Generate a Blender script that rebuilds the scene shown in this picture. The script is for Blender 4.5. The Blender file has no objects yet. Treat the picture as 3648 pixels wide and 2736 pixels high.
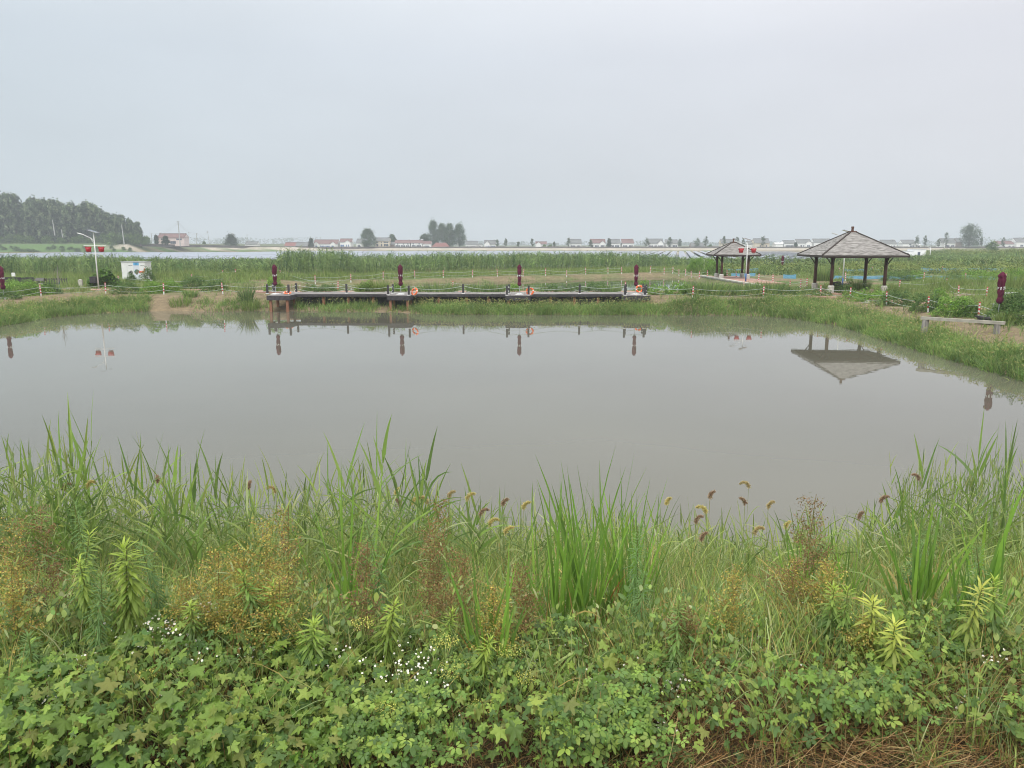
import bpy, math, random
import numpy as np
from mathutils import Vector, Matrix
R = math.radians
sc = bpy.context.scene
rng = np.random.default_rng(7); random.seed(7)

# ------------------------------------------------------------ camera
F, CX, CY, CAMZ = 2745.0, 1824.0, 1368.0, 6.0
PITCH = math.atan(498 / F)
cam_d = bpy.data.cameras.new('camera'); cam = bpy.data.objects.new('camera', cam_d)
sc.collection.objects.link(cam); sc.camera = cam
cam_d.sensor_width = 36; cam_d.lens = 36 * F / 3648; cam_d.clip_end = 9000; cam_d.clip_start = 0.1
cam.location = (0, 0, CAMZ); cam.rotation_euler = (R(90) - PITCH, 0, 0)

# ------------------------------------------------------------ sky, sun
w = bpy.data.worlds.new('World'); sc.world = w; w.use_nodes = True
nt = w.node_tree; nt.nodes.clear(); N = nt.nodes.new; L = nt.links.new
SUN_EL, SUN_AZ = R(48), R(205)
sky = N('ShaderNodeTexSky'); sky.sky_type = 'NISHITA'; sky.sun_disc = False
sky.sun_elevation = SUN_EL; sky.sun_rotation = SUN_AZ; sky.dust_density = 6; sky.air_density = 1.5
tc = N('ShaderNodeTexCoord'); sep = N('ShaderNodeSeparateXYZ'); L(tc.outputs['Generated'], sep.inputs[0])
ramp = N('ShaderNodeValToRGB'); L(sep.outputs['Z'], ramp.inputs[0])
cr = ramp.color_ramp; cr.elements[0].position = 0.0; cr.elements[0].color = (.64, .69, .73, 1)
cr.elements[1].position = 1.0; cr.elements[1].color = (2.5, 2.5, 2.45, 1)
e = cr.elements.new(.22); e.color = (.725, .77, .83, 1)
e = cr.elements.new(.45); e.color = (1.12, 1.14, 1.16, 1)
# the overcast is lighter and warmer towards the right
mx = N('ShaderNodeMapRange'); mx.inputs['From Min'].default_value = -.55; mx.inputs['From Max'].default_value = .6
L(sep.outputs['X'], mx.inputs[0])
tint = N('ShaderNodeMix'); tint.data_type = 'RGBA'; tint.inputs[6].default_value = (.93, .98, 1.0, 1); tint.inputs[7].default_value = (1.14, 1.08, 1.08, 1)
L(mx.outputs[0], tint.inputs[0])
mul = N('ShaderNodeMix'); mul.data_type = 'RGBA'; mul.blend_type = 'MULTIPLY'; mul.inputs[0].default_value = 1
L(ramp.outputs[0], mul.inputs[6]); L(tint.outputs[2], mul.inputs[7])
ns = N('ShaderNodeTexNoise'); ns.inputs['Scale'].default_value = 2.2; ns.inputs['Detail'].default_value = 3
mpp = N('ShaderNodeMapping'); mpp.inputs['Scale'].default_value = (1, 1, 3); L(tc.outputs['Generated'], mpp.inputs[0]); L(mpp.outputs[0], ns.inputs[0])
nr = N('ShaderNodeMapRange'); nr.inputs['From Min'].default_value = .3; nr.inputs['From Max'].default_value = .7
nr.inputs['To Min'].default_value = .95; nr.inputs['To Max'].default_value = 1.045; L(ns.outputs[0], nr.inputs[0])
mul2 = N('ShaderNodeMix'); mul2.data_type = 'RGBA'; mul2.blend_type = 'MULTIPLY'; mul2.inputs[0].default_value = 1
L(mul.outputs[2], mul2.inputs[6]); L(nr.outputs[0], mul2.inputs[7])
b1 = N('ShaderNodeBackground'); b1.inputs[1].default_value = .1; L(sky.outputs[0], b1.inputs[0])
b2 = N('ShaderNodeBackground'); b2.inputs[1].default_value = 1.0; L(mul2.outputs[2], b2.inputs[0])
ms = N('ShaderNodeMixShader'); ms.inputs[0].default_value = .93; L(b1.outputs[0], ms.inputs[1]); L(b2.outputs[0], ms.inputs[2])
wo = N('ShaderNodeOutputWorld'); L(ms.outputs[0], wo.inputs[0])
sun_d = bpy.data.lights.new('sun', 'SUN'); sun = bpy.data.objects.new('sun', sun_d); sc.collection.objects.link(sun)
sun_d.energy = 2.1; sun_d.angle = R(25); sun_d.color = (1, .96, .9)
sd = Vector((math.cos(SUN_EL) * math.sin(SUN_AZ), math.cos(SUN_EL) * math.cos(SUN_AZ), math.sin(SUN_EL)))
sun.rotation_euler = sd.to_track_quat('Z', 'Y').to_euler()
sc.view_settings.view_transform = 'Standard'; sc.view_settings.look = 'None'; sc.view_settings.gamma = 1
sc.view_settings.use_curve_mapping = False; sc.view_settings.exposure = 0.0
cy = sc.cycles; cy.max_bounces = 5; cy.diffuse_bounces = 2; cy.glossy_bounces = 3; cy.transmission_bounces = 3
cy.volume_bounces = 0; cy.use_denoising = True; cy.use_adaptive_sampling = True; cy.adaptive_threshold = .015; cy.filter_width = 1.05
cy.caustics_reflective = False; cy.caustics_refractive = False

# ------------------------------------------------------------ pixel -> world helpers (photo pixels, 3648 x 2736)
CT, ST = math.cos(PITCH), math.sin(PITCH)
def ray(px, py):
    u = (px - CX) / F; v = (CY - py) / F
    return (u, CT + v * ST, -ST + v * CT)
def G(px, py, z=1.35):
    d = ray(px, py); t = (z - CAMZ) / d[2]
    return (d[0] * t, d[1] * t)
def D(px, py, y):
    d = ray(px, py); t = y / d[1]
    return (d[0] * t, y, CAMZ + d[2] * t)
def XZ(px, py, y):
    p = D(px, py, y); return p[0], p[2]

# ------------------------------------------------------------ materials
MATS = {}
def pmat(name, col, rough=.7, spec=.3, var=.12, scale=6., metal=0., bump=0., bscale=40., col2=None, stretch=None, emis=None):
    if name in MATS: return MATS[name]
    m = bpy.data.materials.new(name); m.use_nodes = True; t = m.node_tree; b = t.nodes['Principled BSDF']
    b.inputs['Roughness'].default_value = rough; b.inputs['Specular IOR Level'].default_value = spec; b.inputs['Metallic'].default_value = metal
    tcn = t.nodes.new('ShaderNodeTexCoord'); mp = t.nodes.new('ShaderNodeMapping'); t.links.new(tcn.outputs['Object'], mp.inputs[0])
    if stretch: mp.inputs['Scale'].default_value = stretch
    n = t.nodes.new('ShaderNodeTexNoise'); n.inputs['Scale'].default_value = scale; n.inputs['Detail'].default_value = 5
    t.links.new(mp.outputs[0], n.inputs[0])
    rp = t.nodes.new('ShaderNodeValToRGB'); t.links.new(n.outputs[0], rp.inputs[0])
    c = col; c2 = col2 or tuple(min(1, x * (1 + var)) for x in c); c1 = c if col2 else tuple(x * (1 - var) for x in c)
    rp.color_ramp.elements[0].position = .35; rp.color_ramp.elements[1].position = .65
    rp.color_ramp.elements[0].color = (*c1, 1); rp.color_ramp.elements[1].color = (*c2, 1)
    t.links.new(rp.outputs[0], b.inputs['Base Color'])
    if bump:
        n2 = t.nodes.new('ShaderNodeTexNoise'); n2.inputs['Scale'].default_value = bscale; n2.inputs['Detail'].default_value = 4
        t.links.new(mp.outputs[0], n2.inputs[0]); bp = t.nodes.new('ShaderNodeBump'); bp.inputs['Strength'].default_value = bump; bp.inputs['Distance'].default_value = .05
        t.links.new(n2.outputs[0], bp.inputs['Height']); t.links.new(bp.outputs[0], b.inputs['Normal'])
    MATS[name] = m; return m
def leafmat(name, trans=.32, rough=.5, spec=.35, k=1.0):
    if name in MATS: return MATS[name]
    m = bpy.data.materials.new(name); m.use_nodes = True; t = m.node_tree; b = t.nodes['Principled BSDF']; o = t.nodes['Material Output']
    a = t.nodes.new('ShaderNodeAttribute'); a.attribute_name = 'Col'
    n = t.nodes.new('ShaderNodeTexNoise'); n.inputs['Scale'].default_value = 9; tcn = t.nodes.new('ShaderNodeTexCoord'); t.links.new(tcn.outputs['Object'], n.inputs[0])
    mr = t.nodes.new('ShaderNodeMapRange'); mr.inputs['To Min'].default_value = .75 * k; mr.inputs['To Max'].default_value = 1.25 * k; t.links.new(n.outputs[0], mr.inputs[0])
    mu = t.nodes.new('ShaderNodeMix'); mu.data_type = 'RGBA'; mu.blend_type = 'MULTIPLY'; mu.inputs[0].default_value = 1; m0 = t.nodes.new('ShaderNodeMix'); m0.data_type = 'RGBA'; m0.blend_type = 'MULTIPLY'; m0.inputs[0].default_value = 1; m0.inputs[7].default_value = (1.3, 1.2, .92, 1)
    t.links.new(a.outputs['Color'], m0.inputs[6]); t.links.new(m0.outputs[2], mu.inputs[6]); t.links.new(mr.outputs[0], mu.inputs[7])
    t.links.new(mu.outputs[2], b.inputs['Base Color']); b.inputs['Roughness'].default_value = rough; b.inputs['Specular IOR Level'].default_value = spec
    tr = t.nodes.new('ShaderNodeBsdfTranslucent'); t.links.new(mu.outputs[2], tr.inputs[0])
    mi = t.nodes.new('ShaderNodeMixShader'); mi.inputs[0].default_value = trans
    t.links.new(b.outputs[0], mi.inputs[1]); t.links.new(tr.outputs[0], mi.inputs[2]); t.links.new(mi.outputs[0], o.inputs[0])
    MATS[name] = m; return m
LEAF = leafmat('leaf', .42, k=1.1); FARLEAF = leafmat('far_leaf', .15, .7, .15, .86); DRY = leafmat('dry_leaf', .15, .8, .1, .8)
concrete = pmat('concrete', (.42, .41, .37), .9, .15, col2=(.55, .53, .48), scale=3, bump=.3)
white_paint = pmat('white_paint', (.72, .73, .73), .5, .4, .06, 3)
red_paint = pmat('red_paint', (.55, .05, .07), .5, .4, .1, 3)
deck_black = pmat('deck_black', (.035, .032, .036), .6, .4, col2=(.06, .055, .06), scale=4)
deck_top = pmat('deck_top', (.15, .135, .13), .6, .4, col2=(.23, .21, .2), scale=3, stretch=(1, 12, 1))
pile_mat = pmat('pile_wood', (.22, .10, .06), .8, .2, col2=(.30, .16, .10), scale=4, stretch=(4, 4, .6))
rope_mat = pmat('rope', (.42, .47, .42), .9, .1, .1, 5)
burgundy = pmat('burgundy_cloth', (.07, .010, .026), .85, .15, col2=(.13, .022, .05), scale=5)
orange = pmat('orange_foam', (.78, .16, .05), .55, .3, .08, 6)
steel = pmat('steel', (.42, .44, .45), .4, .5, .1, 8, metal=.3)
post_wood = pmat('column_wood', (.07, .035, .025), .6, .35, col2=(.13, .06, .04), scale=3, stretch=(5, 5, .5))
fascia_mat = pmat('fascia_wood', (.05, .04, .035), .7, .3, .2, 3)
shingle = pmat('shingle_wood', (.16, .152, .143), .85, .2, col2=(.38, .365, .35), scale=1.6, stretch=(1.2, 1.2, 10), bump=.3)
brick_path = pmat('brick_path', (.33, .19, .15), .85, .2, col2=(.42, .27, .22), scale=2)

# ------------------------------------------------------------ mesh builders
def tag(o, label=None, cat=None, group=None, kind=None):
    if label: o['label'] = label
    if cat: o['category'] = cat
    if group: o['group'] = group
    if kind: o['kind'] = kind
    return o
def empty(name, loc=(0, 0, 0), rz=0., **k):
    o = bpy.data.objects.new(name, None); sc.collection.objects.link(o); o.location = loc; o.rotation_euler = (0, 0, rz)
    o.empty_display_size = .2
    return tag(o, **k)
def link(name, me, mat, parent=None):
    o = bpy.data.objects.new(name, me); sc.collection.objects.link(o)
    if mat and not len(me.materials): me.materials.append(mat)
    if parent: o.parent = parent
    return o
class MB:
    def __init__(s): s.v = []; s.f = []
    def poly(s, pts): n = len(s.v); s.v += [tuple(p) for p in pts]; s.f.append(tuple(range(n, n + len(pts)))); return s
    def box(s, x0, x1, y0, y1, z0, z1):
        n = len(s.v); s.v += [(x, y, z) for z in (z0, z1) for y in (y0, y1) for x in (x0, x1)]
        s.f += [(n, n+2, n+3, n+1), (n+4, n+5, n+7, n+6), (n, n+1, n+5, n+4), (n+2, n+6, n+7, n+3), (n, n+4, n+6, n+2), (n+1, n+3, n+7, n+5)]; return s
    def beam(s, a, b, wd, h):
        a = Vector(a); b = Vector(b); d = (b - a).normalized(); up = Vector((0, 0, 1)) if abs(d.z) < .9 else Vector((0, 1, 0))
        sx = d.cross(up).normalized() * wd / 2; sz = sx.cross(d).normalized() * h / 2; n = len(s.v)
        for p in (a, b): s.v += [tuple(p - sx - sz), tuple(p + sx - sz), tuple(p + sx + sz), tuple(p - sx + sz)]
        s.f += [(n, n+1, n+2, n+3), (n+4, n+7, n+6, n+5)] + [(n+i, n+4+i, n+4+(i+1) % 4, n+(i+1) % 4) for i in range(4)]; return s
    def tube(s, pts, rad, seg=8, cap=True):
        pts = [Vector(p) for p in pts]; n0 = len(s.v); m = len(pts)
        if not hasattr(rad, '__len__'): rad = [rad] * m
        for i, p in enumerate(pts):
            d = (pts[min(i + 1, m - 1)] - pts[max(i - 1, 0)]).normalized(); up = Vector((0, 0, 1)) if abs(d.z) < .95 else Vector((1, 0, 0))
            sx = d.cross(up).normalized(); sy = sx.cross(d)
            for k in range(seg):
                a = 2 * math.pi * k / seg; s.v.append(tuple(p + (sx * math.cos(a) + sy * math.sin(a)) * rad[i]))
        for i in range(m - 1):
            for k in range(seg):
                a = n0 + i * seg + k; b = n0 + i * seg + (k + 1) % seg; s.f.append((a, b, b + seg, a + seg))
        if cap: s.f.append(tuple(range(n0 + seg - 1, n0 - 1, -1))); s.f.append(tuple(range(n0 + (m - 1) * seg, n0 + m * seg)))
        return s
    def lathe(s, prof, c=(0, 0, 0), seg=16, wob=0.):
        n0 = len(s.v)
        for i, (r, z) in enumerate(prof):
            for k in range(seg):
                a = 2 * math.pi * k / seg; rr = r * (1 + wob * math.sin(k * 3.1 + i * 1.3) * .5 + wob * (random.random() - .5))
                s.v.append((c[0] + rr * math.cos(a), c[1] + rr * math.sin(a), c[2] + z))
        for i in range(len(prof) - 1):
            for k in range(seg):
                a = n0 + i * seg + k; b = n0 + i * seg + (k + 1) % seg; s.f.append((a, b, b + seg, a + seg))
        s.f.append(tuple(range(n0 + seg - 1, n0 - 1, -1))); s.f.append(tuple(range(n0 + (len(prof) - 1) * seg, n0 + len(prof) * seg)))
        return s
    def ball(s, c, r, sx=1, sy=1, sz=1, seg=10, rings=6):
        n0 = len(s.v)
        for i in range(rings + 1):
            t = math.pi * (i + .0001) / (rings + .0002); 
            for k in range(seg):
                a = 2 * math.pi * k / seg; s.v.append((c[0] + r * sx * math.sin(t) * math.cos(a), c[1] + r * sy * math.sin(t) * math.sin(a), c[2] + r * sz * math.cos(t)))
        for i in range(rings):
            for k in range(seg):
                a = n0 + i * seg + k; b = n0 + i * seg + (k + 1) % seg; s.f.append((a, a + seg, b + seg, b))
        return s
    def torus(s, R_, r, M=Matrix.Identity(4), a0=0., a1=2 * math.pi, seg=28, sg=10):
        n0 = len(s.v); full = abs(a1 - a0 - 2 * math.pi) < 1e-6; ns_ = seg if full else seg + 1
        for i in range(ns_):
            a = a0 + (a1 - a0) * i / seg
            for k in range(sg):
                b = 2 * math.pi * k / sg; s.v.append(tuple(M @ Vector(((R_ + r * math.cos(b)) * math.cos(a), (R_ + r * math.cos(b)) * math.sin(a), r * .8 * math.sin(b)))))
        for i in range(seg):
            j = (i + 1) % ns_
            for k in range(sg): s.f.append((n0 + i * sg + k, n0 + j * sg + k, n0 + j * sg + (k + 1) % sg, n0 + i * sg + (k + 1) % sg))
        return s
    def mesh(s, name, mat, smooth=False):
        me = bpy.data.meshes.new(name); me.from_pydata(s.v, [], s.f); me.materials.append(mat)
        if smooth: me.polygons.foreach_set('use_smooth', [True] * len(me.polygons))
        return me
    def build(s, name, mat, parent=None, smooth=False): return link(name, s.mesh(name, mat, smooth), None, parent)
class NP:
    def __init__(s): s.v = []; s.q = []; s.t = []; s.c = []; s.n = 0
    def add(s, v, q=None, t=None, col=None):
        v = np.asarray(v, np.float32).reshape(-1, 3)
        if q is not None and len(q): s.q.append(np.asarray(q, np.int64) + s.n)
        if t is not None and len(t): s.t.append(np.asarray(t, np.int64) + s.n)
        c = np.ones((len(v), 3), np.float32) * .5 if col is None else np.broadcast_to(np.asarray(col, np.float32), (len(v), 3))
        s.v.append(v); s.c.append(c); s.n += len(v); return s
    def mesh(s, name, mat, smooth=False):
        v = np.concatenate(s.v); c = np.concatenate(s.c)
        q = np.concatenate(s.q) if s.q else np.zeros((0, 4), np.int64); t = np.concatenate(s.t) if s.t else np.zeros((0, 3), np.int64)
        me = bpy.data.meshes.new(name); me.vertices.add(len(v)); me.vertices.foreach_set('co', v.ravel())
        li = np.concatenate([q.ravel(), t.ravel()]).astype(np.int32); me.loops.add(len(li)); me.loops.foreach_set('vertex_index', li)
        tot = np.concatenate([np.full(len(q), 4), np.full(len(t), 3)]).astype(np.int32); st = np.concatenate([[0], np.cumsum(tot)[:-1]]).astype(np.int32)
        me.polygons.add(len(tot)); me.polygons.foreach_set('loop_start', st); me.polygons.foreach_set('loop_total', tot)
        if smooth: me.polygons.foreach_set('use_smooth', np.ones(len(tot), bool))
        me.update(calc_edges=True)
        a = me.color_attributes.new('Col', 'FLOAT_COLOR', 'POINT'); cc = np.ones((len(v), 4), np.float32); cc[:, :3] = c; a.data.foreach_set('color', cc.ravel())
        me.materials.append(mat); return me
    def build(s, name, mat, parent=None, smooth=False): return link(name, s.mesh(name, mat, smooth), None, parent)
def U(a, b, n=None): return rng.uniform(a, b, n)
def jit(cols, n, v=.18):
    cols = np.asarray(cols, float).reshape(-1, 3); c = cols[rng.integers(0, len(cols), n)]
    return np.clip(c * (1 + rng.uniform(-v, v, (n, 1))) * (1 + rng.uniform(-v / 3, v / 3, (n, 3))), 0, 1)
def blades(np_, root, h, az, lean, curl, wd, col, seg=4, roll=None, prof='grass', tipcol=None):
    root = np.asarray(root, float); n = len(root)
    B = lambda a: np.broadcast_to(np.asarray(a, float), (n,))
    h, az, lean, curl, wd = B(h), B(az), B(lean), B(curl), B(wd); roll = U(-1.3, 1.3, n) if roll is None else B(roll)
    t = np.linspace(0, 1, seg + 1); tm = (t[1:] + t[:-1]) / 2
    am = lean[:, None] + curl[:, None] * tm[None] ** 1.3; ds = (h / seg)[:, None]
    z = np.concatenate([np.zeros((n, 1)), np.cumsum(np.cos(am) * ds, 1)], 1); r = np.concatenate([np.zeros((n, 1)), np.cumsum(np.sin(am) * ds, 1)], 1)
    at = lean[:, None] + curl[:, None] * t[None] ** 1.3
    ca, sa = np.cos(az)[:, None], np.sin(az)[:, None]
    pos = np.stack([root[:, 0:1] + r * ca, root[:, 1:2] + r * sa, root[:, 2:3] + z], 2)
    cr_, sr_ = np.cos(roll)[:, None], np.sin(roll)[:, None]
    side = np.stack([-sa * cr_ + np.cos(at) * ca * sr_, ca * cr_ + np.cos(at) * sa * sr_, -np.sin(at) * sr_ + 0 * ca], 2)
    if prof == 'grass': p = (1 - t) ** .55 * .98 + .02
    elif prof == 'leaf': p = np.minimum(1, .25 + t * 4) * (1 - t) ** .65 + .02
    elif prof == 'lance': p = np.sin(np.pi * np.clip(t, 0, 1) ** .8) * .95 + .05
    else: p = np.ones_like(t)
    wv = wd[:, None] * p[None] / 2
    v = np.stack([pos - side * wv[..., None], pos + side * wv[..., None]], 2)      # n, seg+1, 2, 3
    base = (np.arange(n) * (seg + 1) * 2)[:, None]; k = (np.arange(seg) * 2)[None]
    q = np.stack([base + k, base + k + 1, base + k + 3, base + k + 2], 2).reshape(-1, 4)
    c = np.repeat(np.broadcast_to(np.asarray(col, float), (n, 3))[:, None, :], (seg + 1) * 2, 1)
    if tipcol is not None:
        tt = np.repeat(t, 2)[None, :, None] ** 2; c = c * (1 - tt) + np.asarray(tipcol, float).reshape(-1, 1, 3) * tt
    np_.add(v, q=q, col=c.reshape(-1, 3)); return pos
def scatter(np_, tv, tt, pos, heading, pitch, roll, scale, col, quads=None):
    tv = np.asarray(tv, float); n = len(pos); B = lambda a: np.broadcast_to(np.asarray(a, float), (n,))
    h, p, r, s = B(heading), B(pitch), B(roll), B(scale)
    cr_, sr_, cp, sp, ch, sh = np.cos(r), np.sin(r), np.cos(p), np.sin(p), np.cos(h), np.sin(h)
    x, y, z = tv[:, 0][None], tv[:, 1][None], tv[:, 2][None]
    y1 = y * cr_[:, None] - z * sr_[:, None]; z1 = y * sr_[:, None] + z * cr_[:, None]
    x2 = x * cp[:, None] + z1 * sp[:, None]; z2 = -x * sp[:, None] + z1 * cp[:, None]
    x3 = x2 * ch[:, None] - y1 * sh[:, None]; y3 = x2 * sh[:, None] + y1 * ch[:, None]
    v = np.stack([x3, y3, z2], 2) * s[:, None, None] + np.asarray(pos)[:, None, :]
    off = (np.arange(n) * len(tv))[:, None, None]
    t = (np.asarray(tt)[None] + off).reshape(-1, 3) if tt is not None and len(tt) else None
    q = (np.asarray(quads)[None] + off).reshape(-1, 4) if quads is not None else None
    np_.add(v, t=t, q=q, col=np.repeat(np.broadcast_to(np.asarray(col, float), (n, 3))[:, None, :], len(tv), 1).reshape(-1, 3))

# ------------------------------------------------------------ terrain
ZL = 1.25
def W(pts, z): return [G(px, py, z) for px, py in pts]
POND = [(-50, 12.0), (-50, 40)] + W([(-150, 1185), (0, 1161), (185, 1129), (330, 1117), (536, 1109), (763, 1110), (912, 1107), (1400, 1112), (1500, 1119), (1824, 1121), (2636, 1122), (2803, 1131), (3000, 1160), (3300, 1253), (3500, 1310), (3648, 1355)], 0) + [(24.5, 25), (25, 12.0), (10, 12.3), (0, 12.0), (-12, 12.4), (-25, 11.8)]
TOP = [(-66, 5), (-62, 42)] + W([(-250, 1085), (0, 1066), (147, 1057), (377, 1048), (584, 1050), (800, 1048)], ZL) + [(-23, 75.2), (12.5, 75.2)] + W([(2460, 1063), (2719, 1063), (2922, 1062), (3027, 1070), (3158, 1089), (3305, 1112), (3485, 1136), (3648, 1172)], ZL) + [(33.5, 30), (36, 5)]
TOP2 = W([(560, 1013), (900, 1007), (1250, 1001), (1579, 992), (1863, 986), (2087, 979), (2215, 976), (2366, 974), (2430, 978), (2491, 987)], ZL + .1) + [(27.0, 104), (26.9, 84), (24, 79.5), (-30, 80.0), (-38, 86)]
LAND = 'x'
def inpoly(poly, X, Y):
    ins = np.zeros(X.shape, bool); n = len(poly)
    for i in range(n):
        x1, y1 = poly[i]; x2, y2 = poly[(i + 1) % n]
        c = ((y1 > Y) != (y2 > Y)); xi = (x2 - x1) * (Y - y1) / ((y2 - y1) if y2 != y1 else 1e-9) + x1
        ins ^= c & (X < xi)
    return ins
def pdist(poly, X, Y):
    d = np.full(X.shape, 1e9); n = len(poly)
    for i in range(n):
        x1, y1 = poly[i]; x2, y2 = poly[(i + 1) % n]; dx, dy = x2 - x1, y2 - y1; l2 = dx * dx + dy * dy + 1e-12
        t = np.clip(((X - x1) * dx + (Y - y1) * dy) / l2, 0, 1); d = np.minimum(d, np.hypot(X - x1 - t * dx, Y - y1 - t * dy))
    return d
def nz(X, Y, s=1., o=0.):
    X = X * s + o; Y = Y * s - o * .7
    return (np.sin(X * 1.3 + 1.7 * np.sin(Y * .9)) * .5 + np.sin(Y * 1.7 + 1.3 * np.sin(X * 1.1 + 2)) * .3 + np.sin(X * 3.1 + Y * 2.3) * .2)
def lake_shore(X):   # far shore of the big lake (world y)
    return np.interp(X, [-278, -262, -245, -150], [562, 600, 640, 685])
def H(X, Y):
    X = np.asarray(X, float); Y = np.asarray(Y, float); sh = X.shape; X = np.atleast_1d(X).ravel(); Y = np.atleast_1d(Y).ravel()
    z = np.full(X.shape, ZL) + .03 * nz(X, Y, .8)
    far = np.clip((Y - 74) / 14, 0, 1); z += .12 * far
    # pavilion mound
    ip, it = inpoly(POND, X, Y), inpoly(TOP, X, Y); dp, dt = pdist(POND, X, Y), pdist(TOP, X, Y)
    s = np.clip(dp / (dp + dt + 1e-6), 0, 1)
    zb = s ** .85 * ZL + .05 * nz(X, Y, 2.2) * s
    z = np.where(ip, -np.minimum(dp * .5, 1.2) - .03, np.where(it, zb, z))
    ud = (X > -22.3) & (X < 12.8) & (Y > 69) & (Y < 75.2); z = np.where(ud & ~ip, np.minimum(z, np.interp(Y, [70, 74.2, 75.2], [.12, .5, 1.25])), z)
    # second pond
    i2 = inpoly(TOP2, X, Y); d2 = pdist(TOP2, X, Y)
    z = np.where(i2, ZL + .1 - np.minimum(d2 * .33, 1.2), z)
    # near bank
    nb = 2.75 + .07 * nz(X, Y, .9) - np.clip((Y - 5.7) / 6.4, 0, 1.3) * 2.8
    near = (Y < 13.5) & (np.abs(X) < 200); z = np.where(near & (Y < 12.9), np.where(nb > -.4, np.maximum(nb, -.4), -.4), z)
    z = np.where(Y < 4, 2.74 + .05 * nz(X, Y, .9), z)
    # big lake behind the reeds
    ls = lake_shore(X); ns_ = 165 + np.clip((X - 60) * .9, 0, 400); inl = (Y > ns_) & (Y < ls) & (X < .535 * Y)
    depth = np.minimum(Y - ns_, ls - Y)
    z = np.where(inl, 1.3 - np.clip(depth * .25, 0, 3.5), z)
    lv = np.clip((Y - ls) / 12, 0, 1)
    toph = np.interp(X, [-285, -255, -220, -110], [6.5, 5.2, 4.0, 2.75])
    z = np.where(Y >= ls, -.3 + lv * (toph + .3), z)
    # rising scrub on the far right
    ro = np.clip((X / np.maximum(Y, 1) - .535) / .06, 0, 1) * np.clip((Y - 180) / 100, 0, 1) * (Y < ls); z = np.where(ro > 0, np.maximum(z, 1.4 + ro * 1.1), z)
    return z.reshape(sh)
def H1(x, y): return float(H(np.array([x]), np.array([y]))[0])
def axis(a, b, fine0, fine1, st, grow=1.12):
    xs = list(np.arange(fine0, fine1 + st / 2, st)); s = st; x = fine1
    while x < b: s *= grow; x += s; xs.append(x)
    s = st; x = fine0
    while x > a: s *= grow; x -= s; xs.insert(0, x)
    return np.array(xs)
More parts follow.
